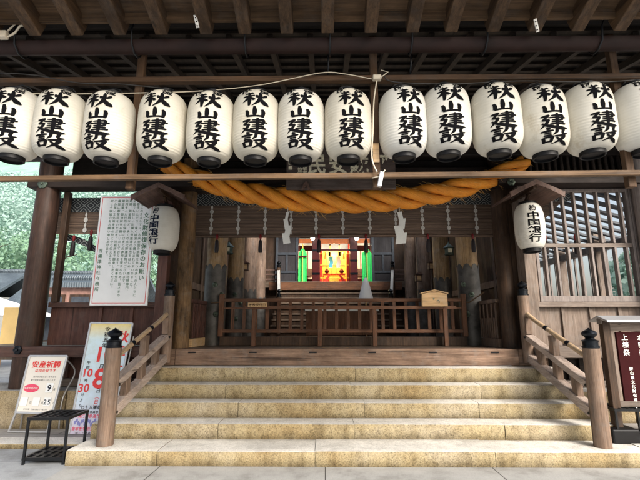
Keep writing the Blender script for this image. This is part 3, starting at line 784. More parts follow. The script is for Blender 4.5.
# arc-length table so that lettering follows the shoulder
_tab = [lprof(i / 400) for i in range(401)]
_s = [0]
for a, b in zip(_tab, _tab[1:]): _s.append(_s[-1] + math.hypot(b[0] - a[0], b[1] - a[1]))
_smid = _s[200]
def on_lantern(u, v, lift=0):
    """u round the paper, v up the paper from its middle"""
    s = _smid + v; i = min(range(401), key=lambda k: abs(_s[k] - s)) if not (0 <= s <= _s[-1]) else None
    if i is None:
        import bisect
        i = min(400, bisect.bisect_left(_s, s))
    r, z = _tab[i]; a = u / max(r, .09); rr = r + .0026 + lift
    return Vector((rr * math.sin(a), -rr * math.cos(a), z))
def make_lantern():
    root = thing('paper_lantern', '', 'lantern', (0, 0, 0), 'row of white paper lanterns on the rack')
    mb = MB(); prof = []
    ribs = 26
    for i in range(ribs * 4 + 1):
        t = i / (ribs * 4)
        tt = .5 - .5 * math.cos(math.pi * t); tt = .55 * t + .45 * tt
        r, z = lprof(tt); prof.append((r + .0011 * abs(math.sin(math.pi * ribs * t)), z))
    mb.lathe(prof, (0, 0, 0), 56, caps=False)
    body = mb.build('paper_shade', M['paper'], root, smooth=True)
    lt = MB()
    for ch, v in (('秋', .128), ('山', .030), ('建', -.070), ('設', -.171)):
        w = .172 if ch != '山' else .14; h = .108 if ch != '山' else .09
        brush(lt, ch, on_lantern, .0, v, w, h)
    for ch, u in (('献', .062), ('燈', -.062)):
        put(lt, ch, lambda a, b: on_lantern(a, b, 0), -u, .205, .075, .06, .026, .12)
    lt.build('lettering', M['ink'], body)
    MB().lathe([(.081, .012), (.081, -.028), (.074, -.032), (.070, -.03), (.070, .004)], (0, 0, 0), 32, caps=False).build('bottom_ring', M['cap_black'], root, smooth='auto')
    MB().lathe([(.0005, -.016), (.069, -.016), (.069, -.010), (.0005, -.010)], (0, 0, 0), 24, caps=False).build('bottom_disc', M['paper'], root)
    root.children[-1].material_slots[0].link = 'OBJECT'; root.children[-1].material_slots[0].material = M['paper']
    tr = MB().lathe([(.081, LH - .012), (.081, LH + .022), (.07, LH + .026), (.07, LH)], (0, 0, 0), 32, caps=False).build('top_ring', M['cap_black'], root, smooth='auto')
    MB().tube([(-.078, 0, LH + .02), (-.05, 0, LH + .06), (0, 0, LH + .075), (.05, 0, LH + .06), (.078, 0, LH + .02)], .005, 6).build('hanger', M['black_metal'], tr, smooth=True)
    return root
lan0 = make_lantern()
LPX = [17, 62, 110, 163, 211, 256, 301, 348, 403, 447, 496, 543, 590, 642]
LROT = [4, 5, -1, 1, 2, 2, 0, 2, 3.5, -2, -3, -1, 0, 0]
LBOT = [165, 167, 168, 167.5, 168, 166, 166.5, 166, 163.5, 161.5, 161.5, 162, 159.5, 158]
ORD = ['first', 'second', 'third', 'fourth', 'fifth', 'sixth', 'seventh', 'eighth', 'ninth', 'tenth', 'eleventh', 'twelfth', 'thirteenth', 'fourteenth']
LLAB = ['white paper lantern at the left end of the row, cut by the picture edge',
 'white paper lantern, second from the left end of the row',
 'white paper lantern just left of the left rack post, third in the row',
 'white paper lantern just right of the left rack post, fourth from the left',
 'fifth white paper lantern from the left, second right of the left rack post',
 'sixth white paper lantern from the left, third right of the left rack post',
 'white paper lantern above the left end of the name board, seventh from the left',
 'white paper lantern touching the left side of the middle rack post',
 'white paper lantern next right of the middle rack post',
 'white paper lantern second right of the middle rack post',
 'white paper lantern third right of the middle rack post',
 'white paper lantern third from the right end of the row, above the rope end',
 'white paper lantern second from the right end, left of the right rack post',
 'bluish white paper lantern at the right end of the row, cut by the picture edge']
for i, (px, rt, yb) in enumerate(zip(LPX, LROT, LBOT)):
    p = at(px, yb, YL + .07)
    loc = (at(px, 128, YL).x, YL + random.uniform(-.015, .015), p.z + .03)
    if i == 0:
        lan0.location = loc; lan0['label'] = LLAB[0]; lan0.rotation_euler = (0, 0, rt / 24); 
    else:
        rr = dup(lan0, loc, LLAB[i], rt / 24)
        if i > 2:
            for ch in rr.children:
                if ch.name.startswith('bottom_disc'): ch.material_slots[0].material = M['cap_black']

# ------------------------------------------------------------------ sacred rope and paper streamers
def make_rope_mesh():
    a = at(161, 163, 6.9); b = at(526, 160, 6.9); ctr = at(346, 202, 6.9)
    x0, x1 = a.x, b.x; xm = ctr.x; n = 200
    def cz(x):
        t = (x - xm) / ((x1 - x0) / 2); end = a.z + (b.z - a.z) * (x - x0) / (x1 - x0)
        return ctr.z + (end - ctr.z) * min(1.0, abs(t)) ** 2.3
    path = [Vector((x0 + (x1 - x0) * i / n, 6.93 - .05 * math.cos(math.pi * (i / n - .5)), cz(x0 + (x1 - x0) * i / n))) for i in range(n + 1)]
    verts = []; faces = []; uvs = []; m = 22; L = 0
    lens = [0]
    for p, q in zip(path, path[1:]): L += (q - p).length; lens.append(L)
    for k in range(3):
        base = len(verts)
        for i, p in enumerate(path):
            t = (path[min(i+1, n)] - path[max(i-1, 0)]).normalized(); fr = Vector((0, -1, 0)); up = fr.cross(t).normalized()
            if up.z < 0: up = -up
            env = .97 - .3 * abs(2 * i / n - 1) ** 2.5
            th = 2 * math.pi * lens[i] / 1.45 + k * 2 * math.pi / 3 + .8
            d = up * math.cos(th) + fr * math.sin(th); e = -up * math.sin(th) + fr * math.cos(th)
            ra, rs = .120 * env, .090 * env
            ta = (t + e * (ra * 2 * math.pi / 1.45)).normalized(); w = ta.cross(d).normalized()
            c = p + d * ra
            for j in range(m):
                ang = 2 * math.pi * j / m; rr = rs * (1 + .025 * noise.noise((lens[i] * 6, ang * 2, k * 9)))
                verts.append(c + (d * math.cos(ang) + w * math.sin(ang) * 1.08) * rr); uvs.append((lens[i], j / m + k * .37))
        for i in range(n):
            for j in range(m):
                jj = (j + 1) % m; faces.append((base+i*m+j, base+i*m+jj, base+(i+1)*m+jj, base+(i+1)*m+j))
        faces.append(tuple(base + j for j in range(m))); faces.append(tuple(base + n*m + j for j in reversed(range(m))))
    me = bpy.data.meshes.new('shimenawa_rope'); me.from_pydata([tuple(v) for v in verts], [], faces)
    ul = me.uv_layers.new(name='UVMap')
    for lp in me.loops:
        ul.data[lp.index].uv = uvs[lp.vertex_index]
    for p in me.polygons: p.use_smooth = True
    me.materials.append(M['rope'])
    o = bpy.data.objects.new('sacred_rope', me); COL.objects.link(o)
    return tag(o, 'thick twisted orange straw rope hanging across the hall front', 'rope'), cz
rope, rope_z = make_rope_mesh()
def straw():
    mb = MB(); me = rope.data; rr = random.Random(4); vs = me.vertices
    for _ in range(900):
        v = vs[rr.randrange(len(vs) - 40)]; p = v.co.copy(); nrm = v.normal
        t = Vector((1, 0, rr.uniform(-.6, .1))).normalized()
        d = (t * rr.uniform(.6, 1.2) * rr.choice((-1, 1)) + nrm * rr.uniform(.15, .5) + Vector((0, 0, -.25))).normalized(); L = rr.uniform(.05, .17)
        mb.tube([p, p + d * L * .5 + nrm * .006, p + d * L + Vector((0, 0, -.012))], [.0026, .0022, .0012], 3, False)
    o = mb.build('loose_straw', M['straw'], rope); o['kind'] = 'stuff'
straw()
mb = MB()
for s in (0,):
    pass
def shide(px, label, sg):
    p = at(px, 213, 6.84)
    t = thing('paper_streamer', label, 'paper streamer', (p.x, 6.80, p.z), 'white zigzag streamers on the rope')
    xs = [(.0, .0), (-.035, -.12), (.025, -.24), (-.03, -.37)] if sg > 0 else [(.0, .0), (.045, -.12), (-.035, -.24), (.02, -.37)]
    for i, (dx, dz) in enumerate(xs):
        w = (.028 + .012 * i) * (.9 if sg > 0 else 1.3); h = .17; y = 6.80 - .014 * i
        sk = (.03 if i % 2 else -.03) * sg
        MB().add([(p.x+dx-w, y, p.z+dz), (p.x+dx+w, y-.01, p.z+dz+.012), (p.x+dx+w+sk, y-.03, p.z+dz-h), (p.x+dx-w+sk, y-.012, p.z+dz-h-.015)], [(0, 1, 2, 3)]).build('fold', M['white'], t)
    MB().tube([(p.x, 6.80, p.z + .1), (p.x, 6.80, p.z)], .006, 6).build('cord', M['cable'], t)
shide(288, 'white zigzag paper streamer hanging left of centre from the rope', 1)
shide(399, 'white zigzag paper streamer hanging right of centre from the rope', -1)

# ------------------------------------------------------------------ name board behind the lanterns
a = at(287, 150, 6.35); b = at(396, 189, 6.35)
nb = thing('name_board', 'dark old name board with large pale characters above the rope', 'plaque', ((a.x + b.x) / 2, 6.35, b.z))
MB().box(a.x, b.x, 6.33, 6.40, b.z, a.z + .15).build('board', M['plaque'], nb, bevel=.01)
mb = MB(); fn = lambda u, v: Vector((u, 6.327, v))
for px, ch in ((317, '民'), (338, '安'), (359, '賊'), (381, '平')):
    p = at(px, 165, 6.33); mb = MB(); put(mb, ch, fn, p.x, p.z + .02, .31, .36, .022); mb.build('character', M['pale_paint'], nb)
mb = MB()
for px, tx, sz in ((300, '従二位源', .085), (305, '朝臣敬書', .075)):
    p = at(px, 162, 6.33); column(mb, tx, fn, p.x, p.z + .04, sz, sz * .98, .012)
mb.build('lettering', M['pale_paint'], nb)
mb = MB()
for py in (163, 168): p = at(290.5, py, 6.33); mb.box(p.x - .03, p.x + .03, 6.325, 6.329, p.z - .028, p.z + .028)
mb.build('seal', M['pale_paint'], nb)
for px in (306, 379):
    p = at(px, 187, 6.30)
    k = MB(); k.prism([(p.x - .07, p.z - .05), (p.x - .03, p.z - .03), (p.x, p.z + .02), (p.x + .03, p.z - .03), (p.x + .07, p.z - .05), (p.x + .04, p.z + .05), (p.x, p.z + .09), (p.x - .04, p.z + .05)], 'Y', 6.27, 6.326)
    k.build('bracket', M['canopy_wood'], nb, bevel=.006)

# ------------------------------------------------------------------ bamboo blinds with brocade and tassels
def strap_mesh(mb, x, y, z0, z1, w):
    mb.box(x - w * .09, x + w * .09, y - .002, y + .004, z0, z1)
    k = 0; z = z1; h = .085
    n = int(round((z1 - z0) / h))
    for i in range(n):
        zc = z1 - (i + .5) * (z1 - z0) / n; hh = (z1 - z0) / n * .5
        pts = [(x - w * (.46 if i % 2 else .24) * math.sin(a), zc + hh * (1.0 if i % 2 else .8) * math.cos(a)) for a in [2 * math.pi * j / 10 for j in range(10)]]
        mb.prism(pts, 'Y', y - .012, y - .003)
def tassel(parent, x, y, z, r=.038):
    c = MB().lathe([(.006, .22), (.02, .2), (.027, .17), (.022, .13), (.012, .10)], (x, y, z - .2), 12).build('tassel', M['red_cord'], parent, smooth='auto')
    MB().lathe([(.02, .10), (r * .85, .07), (r, .0), (r * 1.1, -.1), (r * .9, -.16)], (x, y, z - .2), 14).build('tassel_fringe', M['black_cord'], c, smooth='auto')
bl = thing('bamboo_blind', 'wide rolled bamboo blind with silver straps behind the orange rope', 'blind', (XC, 8.25, 3.35))
MB().box(XC - 3.2, XC + 3.2, 8.25, 8.29, 3.36, 3.985).build('blind_sheet', M['blind'], bl)
MB().box(XC - 3.2, XC + 3.2, 8.22, 8.30, 3.99, 4.35).build('brocade_border', M['brocade'], bl)
MB().tube([(XC - 3.2, 8.27, 3.35), (XC + 3.2, 8.27, 3.35)], .035, 12).build('rolled_edge', M['blind'], bl, smooth='auto')
for px in (184, 211, 238, 265, 291, 316, 343, 370, 396, 423, 449, 477):
    x = at(px, 220, 8.2).x; mb = MB(); strap_mesh(mb, x, 8.245, 3.37, 3.985, .085); mb.build('strap', M['strap'], bl)
for px in (217, 260.5, 319, 366, 428, 473):
    x = at(px, 240, 8.2).x; tassel(bl, x, 8.2, 3.36)
bs = thing('bamboo_blind', 'short rolled bamboo blind in the left side opening behind the notice board', 'blind', (-3.9, 7.25, 3.2))
MB().box(-4.84, -2.72, 7.34, 7.37, 3.2, 3.60).build('blind_sheet', M['blind'], bs)
MB().box(-4.84, -2.72, 7.32, 7.38, 3.602, 3.87).build('brocade_border', M['brocade'], bs)
mb = MB(); strap_mesh(mb, at(85, 220, 7.3).x, 7.335, 3.22, 3.6, .08); mb.build('strap', M['strap'], bs)
mb = MB(); strap_mesh(mb, at(118, 220, 7.3).x, 7.335, 3.22, 3.6, .08); mb.build('strap', M['strap'], bs)
pts = [at(60, 238, 7.45), at(72, 240, 7.45), at(84, 244, 7.45), at(97, 252, 7.45), at(106, 262, 7.45)]
sw = MB(); vs = []
for i, p in enumerate(pts): vs += [p + Vector((0, 0, .09)), p - Vector((0, 0, .03))]
sw.add(vs, [(2*i, 2*i+2, 2*i+3, 2*i+1) for i in range(4)]).build('swag', M['brocade'], bs)
tassel(bs, at(73, 240, 7.3).x, 7.32, 3.16)
tassel(bs, at(90, 235, 7.3).x, 7.34, 3.26)
# right-hand blind seen through the window lattice
br = thing('bamboo_blind', 'brocade bordered bamboo blind hanging behind the right window lattice', 'blind', (4.2, 7.8, 3.4))
MB().box(3.35, 4.75, 7.8, 7.83, 3.92, 4.25).build('brocade_border', M['brocade'], br)
MB().add([(3.35, 7.81, 3.915), (4.55, 7.81, 3.915), (3.9, 7.81, 3.3), (3.35, 7.81, 3.2)], [(0, 1, 2, 3)]).build('blind_sheet', M['blind'], br)
for x in (3.6, 4.15, 4.7): tassel(br, x, 7.78, 3.25, .035)

# ------------------------------------------------------------------ bank lanterns on their roofed brackets
def bank_lantern(px, py0, py1, Y, faceu, lab, clab, side):
    p0 = at(px, py0, Y); p1 = at(px, py1, Y); H = p0.z - p1.z; Rr = .245 if side < 0 else .228; rc = .135
    cx, cz = p0.x, p1.z
    cn = thing('lantern_canopy', clab, 'lantern roof', (cx, Y, p0.z + .4))
    zt = at(px, 184, Y - .3).z + (.05 if side > 0 else 0); hw = .42; dz = .21
    y0, y1 = Y - .36, Y + .42
    for s in (-1, 1):
        MB().prism([(cx, zt), (cx, zt - .035), (cx + s * hw, zt - dz - .035), (cx + s * hw, zt - dz)], 'Y', y0 + .03, y1).build('roof_board', M['canopy_wood'], cn, bevel=.004)
        MB().prism([(cx, zt + .012), (cx, zt - .07), (cx + s * hw * .5, zt - dz * .5 - .06), (cx + s * hw, zt - dz - .075), (cx + s * (hw + .015), zt - dz + .012)], 'Y', y0, y0 + .028).build('barge_board', M['canopy_wood'], cn, bevel=.003)
    MB().box(cx - .03, cx + .03, y0 + .06, 7.3, zt - .13, zt - .075).build('bracket_arm', M['log_brown'], cn, bevel=.005)
    MB().bar((cx, 7.26, zt - .55), (cx, Y - .1, zt - .14), .04, .05).build('bracket_strut', M['log_brown'], cn, bevel=.005)
    t = thing('bank_lantern', lab, 'lantern', (cx, Y, cz))
    def prof(k):
        q = abs(2 * k - 1); return rc + (Rr - rc) * (1 - q ** 2.8) ** .55 * (1 - .03 * (2 * k - 1)), cz + k * H
    mb = MB(); nr = 20
    mb.lathe([(prof(i / (nr*4))[0] + .0015 * abs(math.sin(math.pi * i / 4)), prof(i / (nr*4))[1]) for i in range(nr*4 + 1)], (cx, Y, 0), 56, caps=False)
    body = mb.build('paper_shade', M['paper'], t, smooth=True)
    def fn(u, v):
        k = max(0, min(1, (v - cz) / H)); r, _ = prof(k); a = u / Rr + faceu; rr = r + .004
        return Vector((cx + rr * math.sin(a), Y - rr * math.cos(a), v))
    lt = MB()
    for i, ch in enumerate('中国銀行'): put(lt, ch, fn, 0, cz + H * (.69 - .165 * i), .20, H * .175, .03, .08)
    for ch, u in (('（', -.075), ('株', 0), ('）', .075)):
        vs, fs = glyph(ch, .02, .1); lt.add([fn(u + x * .1, cz + H * .865 + y * .1) for x, y in vs], fs)
    lt.build('lettering', M['ink_blue'] if side < 0 else M['ink'], body)
    MB().lathe([(rc + .003, .02), (rc + .003, -.055), (rc - .012, -.06), (rc - .012, 0)], (cx, Y, cz), 32, caps=False).build('bottom_ring', M['cap_black'], t, smooth='auto')
    MB().lathe([(rc + .003, -.02), (rc + .003, .04), (rc - .02, .045), (.02, .05), (.012, .2)], (cx, Y, cz + H), 32, caps=False).build('top_ring', M['cap_black'], t, smooth='auto')
    return t
bank_lantern(165.5, 208, 251, 6.72, R(-20), 'large white bank lantern under a small roof on the left pillar', 'small brown gable roof sheltering the lantern on the left pillar', -1)
bank_lantern(527.5, 205, 249, 6.72, R(-8), 'large white bank lantern under a small roof on the right pillar', 'small brown gable roof sheltering the lantern on the right pillar', 1)

# ------------------------------------------------------------------ notice board at the left opening
a = at(104, 196, 7.04); b = at(149, 305, 7.04)
X0, X1, Z0, Z1 = -3.925, -2.96, b.z - .01, a.z
nt_ = thing('notice_board', 'large white notice board with a red border and columns of small writing', 'notice board', ((X0 + X1) / 2, 7.04, Z0))
MB().box(X0, X1, 7.025, 7.06, Z0, Z1).build('board', M['board_white'], nt_, bevel=.005)
W, H = X1 - X0, Z1 - Z0
mb = MB(); e = .035; y = 7.022
for q in ((X0+e, X1-e, Z0+e, Z0+e+.008), (X0+e, X1-e, Z1-e-.008, Z1-e), (X0+e, X0+e+.008, Z0+e+.012, Z1-e-.012), (X1-e-.008, X1-e, Z0+e+.012, Z1-e-.012)): mb.box(q[0], q[1], y, y + .002, q[2], q[3])
mb.build('border_line', M['ink_red'], nt_)
mb = MB(); fn = lambda u, v: Vector((u, 7.0205, v))
column(mb, '文化財修復保存のお願い', fn, X1 - .135, Z1 - .36, .098, .108, .014)
mb.build('heading', M['ink_green'], nt_)
mb = MB()
body = ['当社におきましては、古来全国の崇敬をあつめ多くの人たちに', '御参拝いただき、遠く諸国より親しまれてまいりました。', '全国でも珍しい比翼入母屋造の本殿をはじめ、南北随神門、', '廻廊、御釜殿など、多くの文化財建造物がございます。', '年月をへた社殿の保存には多くの費用を要するため、皆さまの', '御支援、御浄財をお願いいたしております。御奉賛の', '趣旨に御賛同をいただき、社務所まで御申し出ください。', 'この尊い文化財を後の世に守り伝えるため、', '何とぞ御協力をお願い申し上げます。']
for i, tx in enumerate(body):
    column(mb, tx, fn, X1 - .225 - i * .067, Z1 - .10, .053, .0605, .002)
mb.build('lettering', M['ink_green'], nt_); mb = MB()
column(mb, '吉備津神社々務所', fn, X0 + .095, Z1 - .98, .074, .094, .008)
mb.build('signature', M['ink_green'], nt_)

# ------------------------------------------------------------------ stair railings
def finial_prof(z, r, h):
    return [(r * .98, z), (r * 1.02, z + .004), (r * 1.02, z + h * .10), (r * .9, z + h * .12), (r * .9, z + h * .30), (r * .98, z + h * .33), (r * .98, z + h * .38), (r * .62, z + h * .43), (r * .5, z + h * .49),
            (r * .62, z + h * .55), (r * .88, z + h * .64), (r * .92, z + h * .72), (r * .78, z + h * .81), (r * .42, z + h * .89), (r * .16, z + h * .95), (r * .03, z + h)]
def railing(s, label):
    x = XC + s * 2.985 - (.035 if s < 0 else 0); xl = x; y0, y1 = 5.46, 7.0
    xu = XC + s * 2.92
    t = thing('stair_railing', label, 'railing', (x, y0, .167))
    lo = log(MB(), x, y0, .165, 1.315, .098, .97, 28, .002).build('newel_post', M['post_pink'], t, smooth='auto')
    MB().lathe(finial_prof(1.312, .098, .25), (x, y0, 0), 28).build('finial', M['bronze_black'], lo, smooth='auto')
    up = log(MB(), xu, y1, 1.0, 2.07, .085, .98, 28, .002).build('newel_post', M['post_pink'], t, smooth='auto')
    MB().lathe(finial_prof(2.068, .086, .245), (xu, y1, 0), 28).build('finial', M['bronze_black'], up, smooth='auto')
    def ln(za, zb, f): return Vector((x + (xu - x) * f, y0 + (y1 - y0) * f, za + (zb - za) * f))
    f0, f1 = .06, .95
    d = (ln(.85, 1.465, 1) - ln(.85, 1.465, 0)).normalized()
    a, b = (.83, 1.43); MB().bar(ln(a, b, f0), ln(a, b, f1), .13, .085).build('rail_beam', M['rail_pink'], t, bevel=.007)
    a, b = (.50, 1.11); MB().bar(ln(a, b, f0), ln(a, b, f1), .12, .12).build('rail_beam', M['rail_pink'], t, bevel=.007)
    for f in (.24, .5, .76):
        p = ln(.50, 1.11, f); q = ln(.83, 1.43, f); MB().box(p.x - .042, p.x + .042, p.y - .06, p.y + .06, p.z + .03, q.z - .03).build('baluster', M['post_pink'], t, bevel=.006)
    p = ln(.83, 1.43, .52); q = ln(1.16, 1.78, .52)
    MB().box(p.x - .045, p.x + .045, p.y - .06, p.y + .06, p.z + .02, q.z - .035).build('handrail_post', M['post_pink'], t, bevel=.006)
    p = ln(.83, 1.43, .965); MB().box(p.x - .05, p.x + .05, p.y - .05, p.y + .05, p.z + .04, p.z + .30).build('handrail_post', M['post_pink'], t, bevel=.006)
    hp = [ln(1.16, 1.78, .02), ln(1.16, 1.78, .3), ln(1.16, 1.78, .6), ln(1.16, 1.78, .8), ln(1.16, 1.78, .9) + Vector((0, 0, .012)), ln(1.16, 1.78, .95) + Vector((0, 0, .012)), ln(1.16, 1.78, .985) + Vector((0, .01, -.02)), ln(1.16, 1.78, 1.0) + Vector((0, .0, -.05))]
    hr = MB().tube(catmull([tuple(v) for v in hp], 6), .034, 14).build('handrail', M['hand_tan'], t, smooth='auto')
    for f in (.3, .62):
        p = ln(1.16, 1.78, f); MB().tube([p - d * .035, p + d * .035], .036, 14).build('metal_joint', M['bronze_black'], hr, smooth='auto')
    for zz, f in ((.83, .05), (.5, .05), (1.43, .955)):
        pz = ln(.83, 1.43, f).z if zz != .5 else ln(.5, 1.11, f).z
        pp = ln(.83, 1.43, f)
        MB().tube([(pp.x - s * .066, pp.y, pz), (pp.x - s * .08, pp.y, pz)], .018, 10).build('stud', M['bronze_black'], t, smooth='auto')
railing(-1, 'sloping wooden stair railing with black onion finials, on the left of the steps')
railing(1, 'sloping wooden stair railing with black onion finials, on the right of the steps')

# ------------------------------------------------------------------ fences across the hall front
fl = thing('baluster_fence', 'long red brown baluster fence closing the hall between the columns', 'fence', (XC, 8.3, 1.37))
xa, xb = at(222, 300, 8.3).x, at(463, 300, 8.3).x
MB().box(xa, xb, 8.27, 8.33, 2.035, 2.105).build('top_rail', M['fence_x'], fl, bevel=.006)
MB().box(xa, xb, 8.275, 8.325, 1.445, 1.51).build('bottom_rail', M['fence_x'], fl, bevel=.006)
MB().box(xa, xb, 8.28, 8.32, 1.90, 1.93).build('middle_rail', M['fence_x'], fl, bevel=.004)
for x in (xa, xb): MB().box(x - .045, x + .045, 8.255, 8.345, 1.377, 2.19).build('end_post', M['fence'], fl, bevel=.008)
k = 21
for i in range(1, k):
    x = xa + (xb - xa) * i / k
    MB().box(x - .03, x + .03, 8.28, 8.318, 1.512, 1.898).box(x - .03, x + .03, 8.28, 8.318, 1.932, 2.033).build('baluster', M['fence'], fl, bevel=.004)
bf = thing('barrier_rail', 'low plain wooden barrier with four posts standing before the fence', 'barrier', (XC, 8.06, FZ))
for px in (254, 320, 374.5, 445):
    p = atz(px, 346, FZ); MB().box(p.x - .038, p.x + .038, 8.03, 8.11, FZ, 1.885 if px != 445 else 1.93).build('post', M['fence'], bf, bevel=.006)
MB().box(at(245, 307, 8.07).x, at(330, 307, 8.07).x, 8.035, 8.105, 1.888, 1.95).build('rail', M['fence_x'], bf, bevel=.006)
MB().box(at(333, 307, 8.07).x, at(456, 307, 8.07).x, 8.035, 8.105, 1.888, 1.95).build('rail', M['fence_x'], bf, bevel=.006)
# little sign on the barrier
p = at(257.5, 305, 8.0)
sg = thing('wooden_sign', 'small pale wooden sign with black letters on the barrier', 'sign', (p.x, 8.0, p.z))
MB().box(p.x - .18, p.x + .18, 7.985, 8.01, p.z - .038, p.z + .042).build('plate', M['light_wood'], sg, bevel=.003)
mb = MB(); line(mb, '昇殿受付口', lambda u, v: Vector((u, 7.982, v)), p.x, p.z, .058, .064, .012); mb.build('lettering', M['ink'], sg)
# offering box on the barrier
p = at(434.5, 305.5, 7.98)
bx = thing('donation_box', 'pale plain wooden box with a low gabled top on the barrier', 'box', (p.x, 7.98, p.z))
w = .235
MB().prism([(p.x - w, p.z - .02), (p.x + w, p.z - .02), (p.x + w, p.z + .21), (p.x, p.z + .265), (p.x - w, p.z + .21)], 'Y', 7.93, 8.03).build('case', M['light_wood'], bx, bevel=.004)
for s in (-1, 1):
    MB().prism([(p.x, p.z + .27), (p.x, p.z + .295), (p.x + s * (w + .02), p.z + .235), (p.x + s * (w + .02), p.z + .212)], 'Y', 7.915, 8.045).build('lid', M['light_wood'], bx, bevel=.003)
for dx, dz, r in ((-.02, .12, .016), (.06, .09, .012), (.08, .06, .014), (.04, .07, .008)):
    MB().tube([(p.x + dx, 7.929, p.z + dz), (p.x + dx, 7.922, p.z + dz)], r, 12).build('stain_mark', M['bronze_green'], bx)
# ropes that link fence and columns
for s, lab in ((-1, 'thin brown rope tied from the left column to the fence'), (1, 'thin brown rope tied from the right column to the fence')):
    a = Vector((XC + s * 2.57, 8.3, 2.02)); b = Vector((xa if s < 0 else xb, 8.26, 2.04)); c = (a + b) / 2 - Vector((0, 0, .01))
    if s > 0: a = Vector((XC + 2.66, 8.0, 2.2))
    o = MB().tube([a, c, b], .012, 8).build('tie_rope', M['batten'], smooth=True); tag(o, lab, 'rope')

# ------------------------------------------------------------------ hanging lanterns in the hall
def hang(px, py, Y, kind, label):
    p = at(px, py, Y); t = thing('hanging_lantern', label, 'hanging lantern', tuple(p), 'little lanterns hung between the columns')
    if kind == 'metal':
        MB().lathe([(.10, -.12), (.115, -.10), (.095, -.09), (.10, .03), (.13, .045), (.12, .06), (.05, .12), (.02, .15), (.012, .19)], tuple(p), 6).build('case', M['bronze_green'], t)
        MB().lathe([(.078, -.07), (.082, .02)], tuple(p + Vector((0, -.025, 0))), 6).build('pane', M['pale_paint'], t)
    else:
        MB().box(p.x - .09, p.x + .09, p.y - .07, p.y + .07, p.z - .13, p.z + .06).build('case', M['canopy_wood'], t, bevel=.006)
        MB().prism([(p.x - .12, p.z + .062), (p.x + .12, p.z + .062), (p.x, p.z + .14)], 'Y', p.y - .1, p.y + .1).build('roof', M['canopy_wood'], t)
        MB().box(p.x - .06, p.x + .06, p.y - .076, p.y - .0705, p.z - .1, p.z + .03).build('pane', M['light_wood'], t)
    MB().tube([p + Vector((0, 0, .13)), p + Vector((0, 0, 1.6))], .006, 6).build('chain', M['black_metal'], t)
hang(228.5, 249, 9.4, 'metal', 'greenish metal lantern hung beside the second left column')
hang(449, 250, 9.4, 'metal', 'dark metal lantern hung beside the second right column')
hang(245.5, 266, 11.2, 'wood', 'square wooden lantern hung beside the third left column')
hang(431.5, 265, 11.2, 'wood', 'square wooden lantern hung nearest the right box')
hang(418.5, 277, 12.0, 'wood', 'lower square wooden lantern deeper on the right side')

# ------------------------------------------------------------------ inner sanctuary
XS = .38; SZ = 3.13
sa = thing('inner_sanctuary', 'raised inner sanctuary with open doors and a glowing gold and red altar', 'sanctuary', (XS, 15.8, FZ))
MB().box(XS - 3.1, XS + 3.1, 15.2, 20, SZ - .22, SZ).build('floor', M['step_wood'], sa, bevel=.01)
MB().box(XS - 3.1, XS + 3.1, 15.5, 15.6, FZ + .002, SZ - .222).build('base_wall', M['log_brown'], sa)
MB().box(XS - 2.4, XS + 2.4, 15.18, 15.196, SZ - .3, SZ - .02).build('floor_edge', M['fence_x'], sa)
for s in (-1, 1):
    x0, x1 = XS + s * 1.40, XS + s * 2.26
    d = MB().box(x0, x1, 15.82, 15.86, SZ + .002, 5.1).build('door', M['panel_in'], sa)
    a, b = sorted((x0, x1)); fr = MB()
    fr.box(a, a + .09, 15.79, 15.818, SZ + .01, 5.1).box(b - .09, b, 15.79, 15.818, SZ + .01, 5.1)
    for z in (SZ + .05, 3.55, 4.25, 4.95): fr.box(a + .09, b - .09, 15.792, 15.816, z - .045, z + .045)
    fr.box((a+b)/2 - .035, (a+b)/2 + .035, 15.792, 15.816, 3.595, 4.205)
    fr.build('door_frame', M['door_frame'], d, bevel=.004)
    MB().box(XS + s * .58, XS + s * .87, 15.9, 16.15, SZ + .002, 5.3).build('pillar', M['red_lacquer'], sa, bevel=.02)
    MB().box(XS + s * .87, XS + s * 2.26, 15.9, 15.96, 4.68, 4.86).build('lintel', M['orange'], sa)
    MB().box(XS + s * .88, XS + s * 2.24, 15.905, 15.955, 4.60, 4.676).build('lintel_band', M['shoji'], sa)
    MB().box(XS + s * .9, XS + s * 2.2, 17.2, 17.25, SZ + .3, 4.6).build('side_screen', M['shoji'], sa)
    MB().box(XS + s * .9, XS + s * 2.2, 17.1, 17.19, 3.55, 3.85).build('side_rail', M['canopy_wood'], sa)
    MB().box(XS + s * .9, XS + s * 2.2, 17.08, 17.17, SZ + .002, 3.3).build('side_dado', M['vermilion'], sa)
    MB().box(XS + s * .47, XS + s * .575, 16.4, 16.5, SZ + .002, 4.9).build('red_post', M['vermilion'], sa, bevel=.01)
    MB().box(XS + s * 1.36, XS + s * 1.395, 15.88, 16.0, SZ + .002, 5.1).build('door_jamb', M['red_lacquer'], sa)
MB().box(XS - .58, XS + .58, 16.0, 16.08, 4.68, 4.86).build('lintel', M['orange'], sa)
for k in (-1, 0, 1): MB().box(XS + k * .36 - .155, XS + k * .36 + .155, 16.005, 16.075, 4.47, 4.676).build('shoji_panel', M['shoji'], sa)
MB().box(XS - .58, XS + .58, 15.99, 16.08, 4.40, 4.466).build('lower_lintel', M['red_lacquer'], sa)
MB().box(XS - 2.3, XS + 2.3, 15.88, 16.15, 5.102, 5.5).build('upper_wall', M['log_brown'], sa)
MB().box(XS - .56, XS + .56, 17.6, 17.66, SZ + .002, 4.9).build('gold_curtain', M['gold'], sa)
for z in (3.62, 4.05): MB().box(XS - .46, XS + .46, 17.56, 17.597, z - .02, z + .02).build('curtain_band', M['orange'], sa)
MB().box(XS - .46, XS + .46, 17.0, 17.4, SZ + .002, 3.42).build('altar_step', M['vermilion'], sa, bevel=.01)
MB().box(XS - .2, XS + .2, 16.9, 17.0, SZ + .002, 3.46).build('altar_cloth', M['gold'], sa, bevel=.01)
